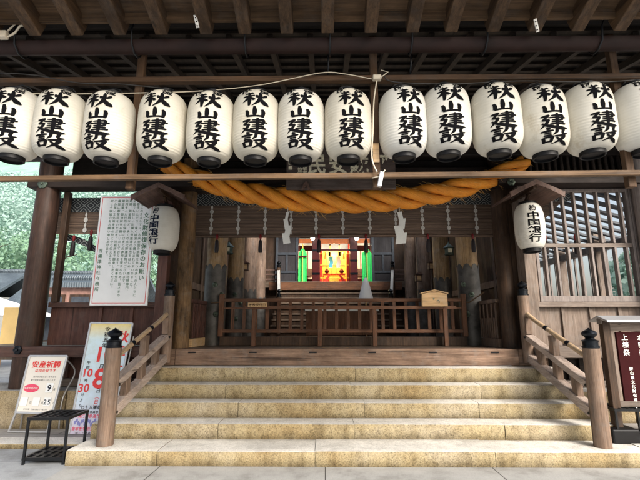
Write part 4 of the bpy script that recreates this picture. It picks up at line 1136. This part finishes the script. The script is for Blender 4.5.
MB().box(XS - .42, XS + .42, 17.1, 17.3, 3.422, 3.6).build('altar_table', M['gold'], sa, bevel=.01)
MB().box(XS - .46, XS + .46, 17.07, 17.33, 3.602, 3.65).build('altar_top', M['vermilion'], sa, bevel=.008)
for s in (-1, 1):
    MB().lathe([(.05, 3.652), (.09, 3.70), (.10, 3.76), (.05, 3.82), (.03, 3.85)], (XS + s * .3, 17.12, 0), 14).build('altar_vessel', M['red_lacquer'], sa, smooth='auto')
    MB().tube([(XS + s * .2, 16.3, 4.4), (XS + s * .2, 16.3, 4.25)], .045, 10).build('curtain_tie', M['ink'], sa)
for k in (-.3, -.1, .1, .3): MB().box(XS + k - .008, XS + k + .008, 17.575, 17.597, SZ + .3, 4.4).build('curtain_seam', M['orange'], sa)
for s in (-1, 1):
    MB().prism([(XS + s * .47, SZ + .004), (XS + s * .47, SZ + .12), (XS + s * .22, SZ + .42), (XS + s * .16, SZ + .42), (XS + s * .36, SZ + .004)], 'Y', 16.55, 16.62).build('altar_rail', M['vermilion'], sa)
    for z in (3.4, 3.9, 4.35): MB().lathe([(.001, 0), (.045, 0), (.045, .02), (.001, .02)], (0, 0, 0), 10) if False else MB().box(XS + s * .48, XS + s * .565, 16.385, 16.398, z - .03, z + .03).build('gold_fitting', M['gold'], sa)
    MB().tube([(XS + s * .36, 16.35, 4.4), (XS + s * .36, 16.35, 4.12)], [.03, .05], 8).build('hanging_ornament', M['gold'], sa)
    for z in (3.5, 4.0, 4.4): MB().box(XS + s * .575, XS + s * .875, 15.885, 15.897, z - .035, z + .035).build('pillar_fitting', M['bronze_black'], sa)
    for k in (.15, .5, .85): MB().box(XS + s * (.9 + k * 1.3) - .015, XS + s * (.9 + k * 1.3) + .015, 17.17, 17.197, SZ + .3, 4.6).build('screen_bar', M['red_lacquer'], sa)
MB().box(XS - 2.4, XS + 2.4, 19, 19.1, SZ + .002, 5.5).build('back_wall', M['red_lacquer'], sa)
MB().box(XS - 2.45, XS + 2.45, 15.95, 19, 5.505, 5.6).build('ceiling', M['log_brown'], sa)
MB().box(XS - 3.6, XS + 3.6, 14.6, 20, 5.72, 5.85).build('shading_eave', M['log_brown'], sa)  # unseen slab, added to keep sky light off the sanctuary doors
# inner stair
n = 8
for i in range(n):
    z = FZ + (SZ - .22 - FZ) * (i + 1) / (n + 1); y = 13.2 + 2.0 * i / n
    for x0, x1 in ((XS - 2.1, XS - .95), (XS + .95, XS + 2.1)) if i < 5 else ((XS - 2.0, XS + 2.0),):
        MB().box(x0, x1, y, 15.4, z - .05, z).build('tread', M['step_wood'], sa, bevel=.006)
        MB().box(x0 + .02, x1 - .02, y + .04, y + .06, z - .22, z - .052).build('riser', M['log_brown'], sa)
for s in (-1, 1):
    p1 = Vector((XS + s * 2.05, 15.05, SZ)); p0 = Vector((XS + s * 1.9, 13.25, FZ + .7))
    p0.x = at(279 if s < 0 else 391, 300, 13.25).x
    for p, h in ((p1, .48), (p0, .55)):
        q = log(MB(), p.x, p.y, p.z - .6, p.z + h, .075, 1, 20, .001).build('stair_post', M['log_brown'], sa, smooth='auto')
        MB().lathe(finial_prof(p.z + h - .002, .08, .26), (p.x, p.y, 0), 20).build('finial', M['bronze_black'], q, smooth='auto')
    MB().bar(p0 + Vector((0, 0, .42)), p1 + Vector((0, 0, .38)), .09, .09).build('stair_rail', M['plaster'], sa, bevel=.008)
    MB().bar(p0 + Vector((0, 0, .05)), p1 + Vector((0, 0, .02)), .08, .1).build('stair_rail', M['step_wood'], sa, bevel=.008)
    for z in (SZ + .08, SZ + .26, SZ + .42):
        a, b = sorted((p1.x, XS + s * 3.1)); MB().box(a, b, 15.2, 15.26, z - .03, z + .03).build('veranda_rail', M['canopy_wood'], sa, bevel=.006)
    MB().box(XS + s * 2.26, XS + s * 3.6, 15.9, 16.0, SZ - 1.9, 5.5).build('side_wall', M['log_brown'], sa)

def robe(px0, px1, label, sg):
    a = at(px0, 252, 15.7); b = at(px1, 252, 15.7); z1 = at(px0, 248, 15.7).z; z0 = SZ + .03; w = b.x - a.x; cx = (a.x + b.x) / 2
    t = thing('green_banner', label, 'banner', (cx, 15.7, SZ), 'green silk banners beside the altar')
    vs = []; fs = []; n = 22; rows = 12
    for j in range(rows + 1):
        z = z1 - (z1 - z0) * j / rows; sw = min(1, .16 + j * .45) if j < 2 else 1
        for i in range(n + 1):
            u = i / n - .5; vs.append((cx + u * w * sw * (1 + .06 * j / rows), 15.7 + .012 * math.sin(i * 1.9) * (j / rows + .2), z))
    for j in range(rows):
        for i in range(n): fs.append((j*(n+1)+i, j*(n+1)+i+1, (j+1)*(n+1)+i+1, (j+1)*(n+1)+i))
    MB().add(vs, fs).build('cloth', M['green'], t, smooth=True)
    MB().box(cx - .02, cx + .02, 15.64, 15.655, z0, z1 - .1).build('centre_band', M['green_edge'], t)
    if sg < 0: MB().box(cx - w * .5, cx + w * .5, 15.635, 15.65, z1 - .36, z1 - .31).build('waist_cord', M['red_lacquer'], t)
    else: MB().lathe([(.02, -.05), (.06, -.02), (.06, .03), (.02, .06)], (cx, 15.64, z1 - .16), 10).build('knot', M['orange'], t)
    MB().tube([(cx, 15.7, z1 - .02), (cx, 15.7, z1 + .16)], .02, 8).build('hook', M['gold'], t)
robe(298.7, 306.8, 'bright green silk banner hanging left of the altar', -1)
robe(362, 371.5, 'bright green silk banner hanging right of the altar', 1)
for px, mt, lab in ((331, 'cyan', 'light blue paper strip hanging before the gold curtain'), (338.5, 'white', 'white paper strip hanging before the gold curtain')):
    p = at(px, 261.5, 16.5); t = thing('votive_strip', lab, 'paper strip', tuple(p))
    for i, (dx, dz) in enumerate(((0, .12), (.015, -.03), (-.01, -.17))):
        MB().box(p.x - .075 + dx, p.x + .075 + dx, 16.5 - .012 * i, 16.504 - .012 * i, p.z + dz - .09, p.z + dz + .09).build('fold', M[mt], t)
    MB().tube([p + Vector((0, .01, .2)), p + Vector((0, .01, .42))], .008, 6).build('cord', M['ink'], t)
for px, lab in ((312.7, 'small white globe lamp left of the altar opening'), (356.7, 'small white globe lamp right of the altar opening')):
    p = at(px, 238.5, 15.6); t = thing('globe_lamp', lab, 'lamp', tuple(p))
    MB().lathe([(.01, -.085), (.05, -.07), (.082, -.02), (.085, .02), (.06, .065), (.03, .085)], tuple(p), 16).build('globe', M['lamp'], t, smooth=True)
    MB().tube([p + Vector((0, 0, .08)), p + Vector((0, .3, .2))], .015, 8).build('arm', M['black_metal'], t)
# white paper wand on a stand
p = at(366, 299, 11.5); q = at(365, 278, 11.5)
t = thing('paper_wand', 'white cone of purification paper standing behind the fence', 'paper wand', (p.x, 11.5, FZ))
mb = MB(); vs = []; fs = []; n = 40; rows = 8; hh = q.z - p.z
for j in range(rows + 1):
    f = j / rows
    for i in range(n):
        a = 2 * math.pi * i / n; r = (.03 + .165 * (1 - f) ** .75) * (1 + .02 * math.cos(i * math.pi / 1.0) * (1 - f * .7))
        vs.append((p.x + r * math.cos(a), 11.5 + r * math.sin(a), p.z + hh * f + (.02 * math.sin(i * 2.3) if j == 0 else 0)))
for j in range(rows):
    for i in range(n): fs.append((j*n+i, j*n+(i+1) % n, (j+1)*n+(i+1) % n, (j+1)*n+i))
mb.add(vs, fs).build('paper_strips', plain('bright_paper', (.92, .92, .9), .8, 0, .03), t, smooth=True)
MB().tube([(p.x, 11.5, FZ), (p.x, 11.5, q.z)], .02, 8).build('stick', M['light_wood'], t)
MB().lathe([(.16, 0), (.16, .04), (.05, .06)], (p.x, 11.5, FZ), 16).build('base', M['light_wood'], t)
# offering table behind the fence
a = at(305, 309, 10.4); b = at(379, 309, 10.4)
t = thing('offering_table', 'low dark offering table with a white top cloth behind the fence', 'table', ((a.x + b.x) / 2, 10.7, FZ))
MB().box(a.x, b.x, 10.4, 11.1, a.z - .05, a.z).build('tabletop', M['white'], t, bevel=.004)
MB().box(a.x + .03, b.x - .03, 10.43, 10.46, a.z - .62, a.z - .052).build('front_panel', M['fence'], t)
for x in (a.x + .06, b.x - .06):
    for y in (10.5, 11.04): MB().box(x - .035, x + .035, y - .035, y + .035, FZ, a.z - .052).build('leg', M['fence'], t, bevel=.004)

# ------------------------------------------------------------------ leaning signs at the left
def frame_bars(mb, tl, tr, bl, br, w, h):
    for p, q in ((tl, tr), (bl, br), (tl, bl), (tr, br)): mb.bar(p, q, w, h, (0, -1, .25))
# easel sign
tl, tr, bl, br = at(30, 356, 6.62), at(67.5, 356, 6.62), at(16, 412.5, 6.46), at(52.5, 413.5, 6.46)
fl_, fr_ = atz(8.5, 433, .061), atz(47, 433.5, .061)
es = thing('easel_sign', 'white A-frame sign with red heading and number cards by the left steps', 'sign', tuple((fl_ + fr_) / 2))
mb = MB(); nrm = (tr - tl).cross(bl - tl).normalized(); nrm = -nrm if nrm.y > 0 else nrm
back = -nrm * .012
mb.add([tl, tr, br, bl, tl + back, tr + back, br + back, bl + back], [(0, 1, 2, 3), (7, 6, 5, 4), (0, 4, 5, 1), (1, 5, 6, 2), (2, 6, 7, 3), (3, 7, 4, 0)]); mb.build('panel', M['shoji'] if False else plain('cream_sign', (.80, .76, .68), .4, 0, .04, 3), es)
mb = MB(); frame_bars(mb, tl, tr, bl, br, .028, .03); mb.build('frame', M['alu'], es, bevel=.004)
mb = MB().bar(bl, fl_ + Vector((0, 0, .012)), .026, .026, (0, -1, .25)).bar(br, fr_ + Vector((0, 0, .012)), .026, .026, (0, -1, .25)).bar(fl_ + Vector((0, 0, .02)), fr_ + Vector((0, 0, .02)), .024, .024); mb.build('front_legs', M['alu'], es, bevel=.003)
k1, k2 = tl + Vector((.03, .03, -.05)), tr + Vector((-.03, .03, -.05))
MB().tube(catmull([tuple(k2), tuple(k2 + Vector((.03, .22, -.22))), tuple(Vector((fr_.x + .03, 6.68, .5))), (fr_.x + .03, 6.67, .075)], 6), .011, 8).build('rear_leg', M['alu'], es, smooth=True)
MB().tube([k1, (fl_.x + .02, 6.69, .5), (fl_.x + .02, 6.68, .075)], .011, 8).build('rear_leg', M['alu'], es, smooth=True)
W, H = .56, .80
fn = quadmap(tl, tr, bl, br, W, H, .005); fn2 = quadmap(tl, tr, bl, br, W, H, .012); fn3 = quadmap(tl, tr, bl, br, W, H, .0165)
mb = MB(); line(mb, '安産祈願', fn, W * .5, H * .845, .104, .108, .028); line(mb, 'は戌の日です', fn, W * .52, H * .735, .047, .053, .022); mb.build('heading', M['ink_red'], es)
mb = MB(); line(mb, '戌の日は混み合いますので', fn, W * .54, H * .62, .027, .029, .006); line(mb, '御予約をお願いいたします', fn, W * .52, H * .565, .027, .031, .006); line(mb, '受付時間 午前九時より午後三時', fn, W * .5, H * .06, .022, .024, .006)
for u, v, c in ((.475, .405, '月'), (.165, .175, '日'), (.345, .175, '日'), (.52, .175, '日')): put(mb, c, fn, u * 1.0 + .02, v * H, .034, None, .01)
mb.build('lettering', M['ink_grey'], es)
mb = MB(); pts = [(W * .255 + .115 * math.cos(a), H * .42 + .058 * math.sin(a)) for a in [2 * math.pi * i / 36 for i in range(36)]]
mb.add([fn(*p) for p in pts], [tuple(range(36))]); mb.build('red_oval', M['ink_pink'], es)
mb = MB(); line(mb, '今月の戌の日', fn2, W * .255, H * .42, .034, .035, .014); mb.build('oval_lettering', M['white'], es)
for u, v, tx in ((.42, .43, '9'), (.085, .19, ''), (.27, .19, ''), (.44, .19, '25')):
    hw_, hh_ = .052, .058 if v < .3 else .066
    c = MB(); q = [(u - hw_, v*H - hh_), (u + hw_, v*H - hh_), (u + hw_, v*H + hh_), (u - hw_, v*H + hh_)]
    c.add([fn2(*p) for p in q] + [fn(*p) for p in q], [(0, 1, 2, 3), (0, 4, 5, 1), (1, 5, 6, 2), (2, 6, 7, 3), (3, 7, 4, 0)]); cd = c.build('number_card', M['board_white'], es)
    if tx:
        mb = MB(); line(mb, tx, fn3, u, v * H, .12 if len(tx) == 1 else .095, .058, .016); mb.build('number', M['ink_blue'], cd)
# tall festival poster
tl, tr, bl, br = at(91, 323, 6.76), at(133, 323.5, 6.76), at(68.5, 437, 6.42), at(110, 437, 6.42)
ps = thing('festival_poster', 'tall festival poster with large red dates leaning behind the left railing', 'poster', tuple((bl + br) / 2))
def make_poster():
    m, nt, b = nmat('printed_poster')
    tc = nt.nodes.new('ShaderNodeTexCoord'); sx = nt.nodes.new('ShaderNodeSeparateXYZ'); nt.links.new(tc.outputs['Generated'], sx.inputs[0])
    c = ramp(nt, sx.outputs['Z'], [(0, (.70, .62, .76)), (.3, (.62, .74, .86)), (.84, (.66, .82, .88)), (.92, (.80, .78, .58)), (1, (.86, .68, .22))])
    n = noise_n(nt, coords(nt), 14, 3, .6)
    c = mixc(nt, .25, c, ramp(nt, n, [(.35, (.8, .7, .5)), (.6, (1.05, 1.05, 1.05))]), 'MULTIPLY')
    nt.links.new(c, b.inputs['Base Color']); b.inputs['Roughness'].default_value = .45
    return m
nrm = (tr - tl).cross(bl - tl).normalized(); nrm = -nrm if nrm.y > 0 else nrm; back = -nrm * .015
mb = MB(); mb.add([tl, tr, br, bl, tl + back, tr + back, br + back, bl + back], [(0, 1, 2, 3), (7, 6, 5, 4), (0, 4, 5, 1), (1, 5, 6, 2), (2, 6, 7, 3), (3, 7, 4, 0)]); mb.build('panel', make_poster(), ps)
mb = MB(); frame_bars(mb, tl, tr, bl, br, .026, .03); mb.build('frame', M['alu'], ps, bevel=.003)
W, H = .66, 1.72
fn = quadmap(tl, tr, bl, br, W, H, .006)
def word(kind, name, mat, *a):
    mb = MB(); (column if kind == 'c' else line)(mb, a[0], fn, *a[1:]); mb.build(name, M[mat], ps)
word('c', 'year_lettering', 'ink', '令和五年', .285, H - .10, .085, .088, .012)
word('c', 'month_lettering', 'ink', '月', .305, H - .70, .085, None, .012)
word('c', 'time_lettering', 'ink', '午前', .09, H - .64, .062, .075, .008); word('c', 'time_lettering', 'ink', '時', .10, H - .91, .055, None, .008); word('c', 'time_lettering', 'ink', '分より', .09, H - 1.12, .055, .082, .008)
word('c', 'day_lettering', 'ink', '日', .33, H - 1.06, .075, None, .01)
word('l', 'text_line', 'ink', '七十五膳据神事', .33, .415, .062, .068, .012); word('l', 'text_line', 'ink', '御本殿祭典参列自由', .33, .345, .042, .046, .008); word('l', 'text_line', 'ink', '詳しくは社務所まで', .32, .05, .044, .05, .008)
word('l', 'month_number', 'ink_red', '10', .31, H - .50, .33, .155, .02); word('l', 'day_number', 'ink_red', '8', .315, H - .87, .42, .2, .022)
word('l', 'hour_number', 'ink_red', '10', .10, H - .79, .17, .085, .02); word('l', 'minute_number', 'ink_red', '30', .09, H - 1.02, .17, .09, .02)
word('c', 'weekday_lettering', 'ink_red', '（日）', .33, H - 1.15, .07, .075, .012)
word('c', 'title_lettering', 'ink_red', '秋季大祭', .54, H - .22, .20, .25, .03)
word('l', 'pink_text_line', 'ink_pink', '神饌行列参進雅楽奉納', .32, .29, .058, .06, .014); word('l', 'pink_text_line', 'ink_pink', '御本殿特別拝観献茶式', .32, .115, .056, .059, .014)
mb = MB()
random.seed(5)
for i in range(22):
    u, v = .06 + i * .026, .2 + .03 * math.sin(i * 1.7)
    mb.add([fn(u + .016 * math.cos(a), v + .03 * math.sin(a)) for a in [2 * math.pi * j / 8 for j in range(8)]], [tuple(range(8))])
mb.build('printed_figures', M['ink_lilac'], ps)
MB().tube([br + Vector((.02, .05, .0)), tr + Vector((.0, .06, -.2))], .012, 8).build('rear_strut', M['alu'], ps)

# ------------------------------------------------------------------ black umbrella racks
def umbrella_rack(loc, rz, label, w=.46, d=.44, h=.52):
    t = thing('umbrella_rack', label, 'umbrella rack', loc, None, (0, 0, rz)); OFF[t] = Vector((0, 0, 0))
    for x in (-w/2, w/2):
        for y in (-d/2, d/2): MB().box(x - .013, x + .013, y - .013, y + .013, 0, h - .03).build('leg', M['black_metal'], t, bevel=.002)
    def grid(name, z, nx, ny, th):
        mb = MB()
        for x in (-w/2, w/2): mb.box(x - .016, x + .016, -d/2 - .016, d/2 + .016, z, z + .03)
        for y in (-d/2, d/2): mb.box(-w/2 + .017, w/2 - .017, y - .016, y + .016, z, z + .03)
        for i in range(1, nx): x = -w/2 + w * i / nx; mb.box(x - th, x + th, -d/2 + .017, d/2 - .017, z + .006, z + .026)
        for j in range(1, ny): y = -d/2 + d * j / ny; mb.box(-w/2 + .017, w/2 - .017, y - th, y + th, z + .004, z + .024)
        return mb.build(name, M['black_metal'], t)
    grid('top_grid', h - .03, 5, 4, .006); tr_ = grid('drip_tray', .05, 5, 3, .022)
    MB().box(-w/2 + .01, w/2 - .01, -d/2 + .01, d/2 - .01, .036, .05).build('tray_pan', M['black_metal'], tr_)
p = atz(22, 466, 0)
umbrella_rack((-3.30, 5.50, 0), R(2), 'black metal umbrella rack on the ground left of the bottom step')
p = atz(622, 444, .167)
umbrella_rack((p.x + .26, p.y + .22, .167), R(-4), 'black metal umbrella rack at the right edge of the steps', .5, .4, .40)

# ------------------------------------------------------------------ roofed sign at the right
Ys = 5.75
a = at(608.5, 325, Ys); zt = at(610, 321, Ys).z
rs = thing('roofed_sign', 'wooden sign frame with a small metal roof and a maroon panel on the right', 'sign', (4.6, Ys, .16))
xl = atz(609, 421, .3).x; xl = at(614, 400, Ys).x
for x in (xl, xl + 1.25):
    MB().box(x - .05, x + .05, Ys - .045, Ys + .045, .30, zt).build('post', M['log_brown'], rs, bevel=.006)
    MB().box(x - .17, x + .17, Ys - .16, Ys + .16, .155, .33).build('footing', M['cap_black'], rs, bevel=.02)
MB().prism([(Ys - .2, zt - .02), (Ys - .2, zt + .005), (Ys, zt + .07), (Ys + .2, zt + .005), (Ys + .2, zt - .02), (Ys, zt + .04)], 'X', xl - .085, xl + 1.34).build('roof', M['alu'], rs, bevel=.004)
MB().box(xl - .07, xl + 1.32, Ys - .04, Ys + .04, zt - .04, zt + .035).build('top_beam', M['wall_pale_x'], rs, bevel=.006)
MB().box(xl + .055, xl + 1.195, Ys - .03, Ys + .03, zt - .13, zt - .045).build('frame_rail', M['wall_pale_x'], rs, bevel=.006)
zb = at(625, 401, Ys).z
MB().box(xl + .055, xl + 1.195, Ys - .03, Ys + .03, zb - .07, zb).build('frame_rail', M['wall_pale_x'], rs, bevel=.006)
MB().box(xl + .052, xl + .10, Ys - .03, Ys + .03, zb + .002, zt - .132).build('frame_stile', M['wall_pale'], rs, bevel=.005)
x0 = xl + .13
pn = MB().box(x0, x0 + .98, Ys - .02, Ys + .015, zb + .002, zt - .14).build('panel', M['maroon'], rs)
fn = lambda u, v: Vector((u, Ys - .0235, v)); top = zt - .14
for tx, u, dv, sz, pt in (('上棟祭', .10, .07, .085, .098), ('岡山県文化財保護協会', .13, .47, .048, .055), ('本殿拝殿御案内', .30, .08, .075, .092), ('国宝吉備津造社殿', .48, .08, .075, .092), ('御祈祷受付', .68, .08, .085, .1)):
    mb = MB(); column(mb, tx, fn, x0 + u, top - dv, sz, pt, .013); mb.build('lettering_column', M['white'], pn)

# ------------------------------------------------------------------ background beyond the hall
def house(name, label, x0, x1, y0, y1, zw, zrdg, ov=.8, wallm='plaster'):
    t = thing(name, label, 'building', ((x0+x1)/2, (y0+y1)/2, 0))
    MB().box(x0, x1, y0, y1, 0, zw).build('wall', M[wallm], t)
    ym = (y0 + y1) / 2; sl = (zrdg - zw) / (ym - y0)
    for s in (-1, 1):
        e = ym + s * (ym - y0 + ov); ze = zw - ov * sl
        MB().add([(x0 - ov, e, ze), (x1 + ov, e, ze), (x1 + ov, ym, zrdg), (x0 - ov, ym, zrdg), (x0 - ov, e, ze - .2), (x1 + ov, e, ze - .2), (x1 + ov, ym, zrdg - .2), (x0 - ov, ym, zrdg - .2)],
                 [(0, 1, 2, 3), (7, 6, 5, 4), (0, 4, 5, 1), (1, 5, 6, 2), (3, 2, 6, 7), (0, 3, 7, 4)]).build('roof', M['tile'], t)
    MB().tube([(x0 - ov, ym, zrdg + .06), (x1 + ov, ym, zrdg + .06)], .16, 8).build('ridge', M['tile'], t)
    k = max(2, int((x1 - x0) / 1.6))
    for i in range(k):
        x = x0 + (x1 - x0) * (i + .5) / k
        w = MB().box(x - .45, x + .45, y0 - .06, y0 - .01, .9, zw - .5).build('window', M['log_brown'], t)
        MB().box(x - .36, x + .36, y0 - .08, y0 - .065, 1.0, zw - .6).build('pane', M['door_frame'], w)
    return t
house('tiled_house', 'long low building with a grey tiled roof beyond the left pillar', -34, -21.5, 26, 32, 3.4, 5.2)
house('tiled_house', 'blue grey tiled building seen through the left opening under the blind', -17.0, -11.8, 24, 28, 3.3, 4.7)
house('lattice_storehouse', 'reddish lattice walled storehouse seen low in the left opening', -11.5, -9.3, 17, 19, 3.3, 3.5, .2, 'storehouse')
t = thing('white_tent', 'white canvas tent roof at the left picture edge beyond the pillar', 'tent', (-13, 14.5, 0))
MB().add([(-17.5, 12.5, 2.0), (-10.6, 12.5, 1.9), (-10.6, 17, 1.9), (-17.5, 17, 2.0), (-14.4, 14.7, 3.2), (-13.6, 14.7, 3.2)], [(0, 1, 5, 4), (1, 2, 5), (2, 3, 4, 5), (3, 0, 4)]).build('canopy', M['tent'], t)
MB().box(-17.5, -10.6, 12.45, 12.48, 1.55, 1.98).build('valance', M['tent'], t)
for x in (-17.4, -10.7):
    for y in (12.6, 16.9): MB().box(x - .03, x + .03, y - .03, y + .03, 0, 1.95).build('pole', M['alu'], t)
p = at(11, 331, 10)
t = thing('yellow_board', 'plain yellow board standing beyond the left corner pillar', 'board', (p.x, 10, 0))
MB().box(p.x - .22, p.x + .2, 9.98, 10.02, .9, 2.0).build('sheet', M['yellow'], t)
for x in (p.x - .2, p.x + .18): MB().box(x - .02, x + .02, 10.022, 10.06, 0, 1.9).build('stake', M['light_wood'], t)
# hillside
vs = []; fs = []; nx, ny = 46, 16
for j in range(ny + 1):
    for i in range(nx + 1):
        x = -190 + 188 * i / nx; y = 46 + 120 * j / ny
        z = max(0, (j / ny)) ** 1.1 * 70 + noise.noise((x * .02, y * .03, 3)) * 8 * (j / ny) - max(0, x + 14) * 2.2
        vs.append((x, y, max(z, -1) - .3))
for j in range(ny):
    for i in range(nx): fs.append((j*(nx+1)+i, j*(nx+1)+i+1, (j+1)*(nx+1)+i+1, (j+1)*(nx+1)+i))
o = MB().add(vs, fs).build('hill', M['hill'], smooth=True); tag(o, 'misty green hillside behind the shrine', kind='structure')
def leaf_cluster(mb, c, rx, rz, n, size):
    for _ in range(n):
        d = Vector((random.gauss(0, 1), random.gauss(0, 1), random.gauss(0, 1))).normalized(); r = random.uniform(.55, 1.0) ** .6
        p = c + Vector((d.x * rx * r, d.y * rx * r, d.z * rz * r))
        nn = (d + Vector((random.gauss(0, .45), random.gauss(0, .45), random.gauss(0, .45) + .25))).normalized(); a = nn.orthogonal().normalized(); a = Matrix.Rotation(random.uniform(0, 6.28), 3, nn) @ a; b = nn.cross(a)
        s = size * random.uniform(.6, 1.4)
        mb.add([p - a * s, p + b * s * .6, p + a * s, p - b * s * .6], [(0, 1, 2, 3)])
random.seed(21)
mb = MB()
for _ in range(150):
    x = random.uniform(-120, -14); y = random.uniform(50, 120); z = ((y - 46) / 120) ** 1.1 * 70
    r = random.uniform(3, 5)
    for k in range(4): leaf_cluster(mb, Vector((x + random.uniform(-2, 2), y + random.uniform(-2, 2), z + 3.5 + random.uniform(-1.5, 3))), r * .75, r * .7, 190, .30)
o = mb.build('hillside_forest', M['leaf_far']); tag(o, 'misty broadleaf forest covering the hillside', 'forest', kind='stuff')
def tree(x, y, h, r, label, seed):
    random.seed(seed); t = thing('broadleaf_tree', label, 'tree', (x, y, 0))
    MB().tube([(x, y, 0), (x + .1, y, h * .3), (x - .1, y + .1, h * .6), (x, y, h * .85)], [.3, .22, .15, .05], 10).build('trunk', M['trunk'], t, smooth=True)
    tips = []
    for i in range(9):
        a = i * 2.4; q = Vector((x + math.cos(a) * r * .6, y + math.sin(a) * r * .6, h * (.45 + .055 * i)))
        MB().tube([(x, y, h * (.3 + .05 * i)), (Vector((x, y, h * (.4 + .05 * i))) + q) / 2, q], [.09, .06, .02], 6).build('branch', M['trunk'], t, smooth=True); tips.append(q)
    mb = MB()
    for q in tips + [Vector((x, y, h * .92))]:
        for k in range(3): leaf_cluster(mb, q + Vector((random.uniform(-1, 1), random.uniform(-1, 1), random.uniform(-.6, .8))) * r * .3, r * .34, r * .28, 130, .16)
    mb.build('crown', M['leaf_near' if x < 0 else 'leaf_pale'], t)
tree(-15.8, 34, 8.5, 3.4, 'rounded green tree behind the blue grey roof in the left opening', 3)
tree(-30, 36, 10, 4.2, 'tall green tree above the long roof beyond the left pillar', 4)
tree(-24.5, 37, 9, 3.8, 'green tree between the two tiled roofs on the left', 8)
tree(14.5, 19, 5.0, 2.0, 'green tree glimpsed through the right window lattice', 5)

# ------------------------------------------------------------------ light
w = bpy.data.worlds.new('World'); SC.world = w; w.use_nodes = True; nt = w.node_tree
bg = nt.nodes['Background']; sky = nt.nodes.new('ShaderNodeTexSky'); sky.sky_type = 'NISHITA'; sky.sun_disc = False
EL, AZ = R(34), R(142)          # sun behind the viewer, to the right
sky.sun_elevation = EL; sky.sun_rotation = AZ; sky.air_density = 1.2; sky.dust_density = 5.0; sky.ozone_density = 1.0
hs = N(nt, 'ShaderNodeHueSaturation'); hs.inputs['Saturation'].default_value = .62
nt.links.new(sky.outputs[0], hs.inputs['Color']); nt.links.new(hs.outputs[0], bg.inputs['Color'])
bg.inputs['Strength'].default_value = .27
sl = bpy.data.lights.new('sun', 'SUN'); sl.energy = 3.9; sl.angle = R(22); sl.color = (1, .95, .88)
so = bpy.data.objects.new('sun', sl); COL.objects.link(so)
sd = Vector((math.sin(AZ) * math.cos(EL), math.cos(AZ) * math.cos(EL), math.sin(EL)))
so.rotation_euler = (-sd).to_track_quat('-Z', 'Y').to_euler(); so.location = sd * 30
def lamp(x, y, z, e, c=(1, .72, .38), r=.12):
    l = bpy.data.lights.new('sanctuary_lamp', 'POINT'); l.energy = e; l.color = c; l.shadow_soft_size = r
    o = bpy.data.objects.new('sanctuary_lamp', l); COL.objects.link(o); o.location = (x, y, z)
lamp(XS, 16.7, 4.6, 200)
lamp(XS - 1.5, 16.3, 4.4, 48, (1, .88, .68)); lamp(XS + 1.5, 16.3, 4.4, 48, (1, .88, .68))

SC.view_settings.view_transform = 'Standard'; SC.view_settings.look = 'None'; SC.view_settings.exposure = 0
SC.render.engine = 'CYCLES'
SC.cycles.max_bounces = 8; SC.cycles.diffuse_bounces = 5; SC.cycles.use_denoising = True
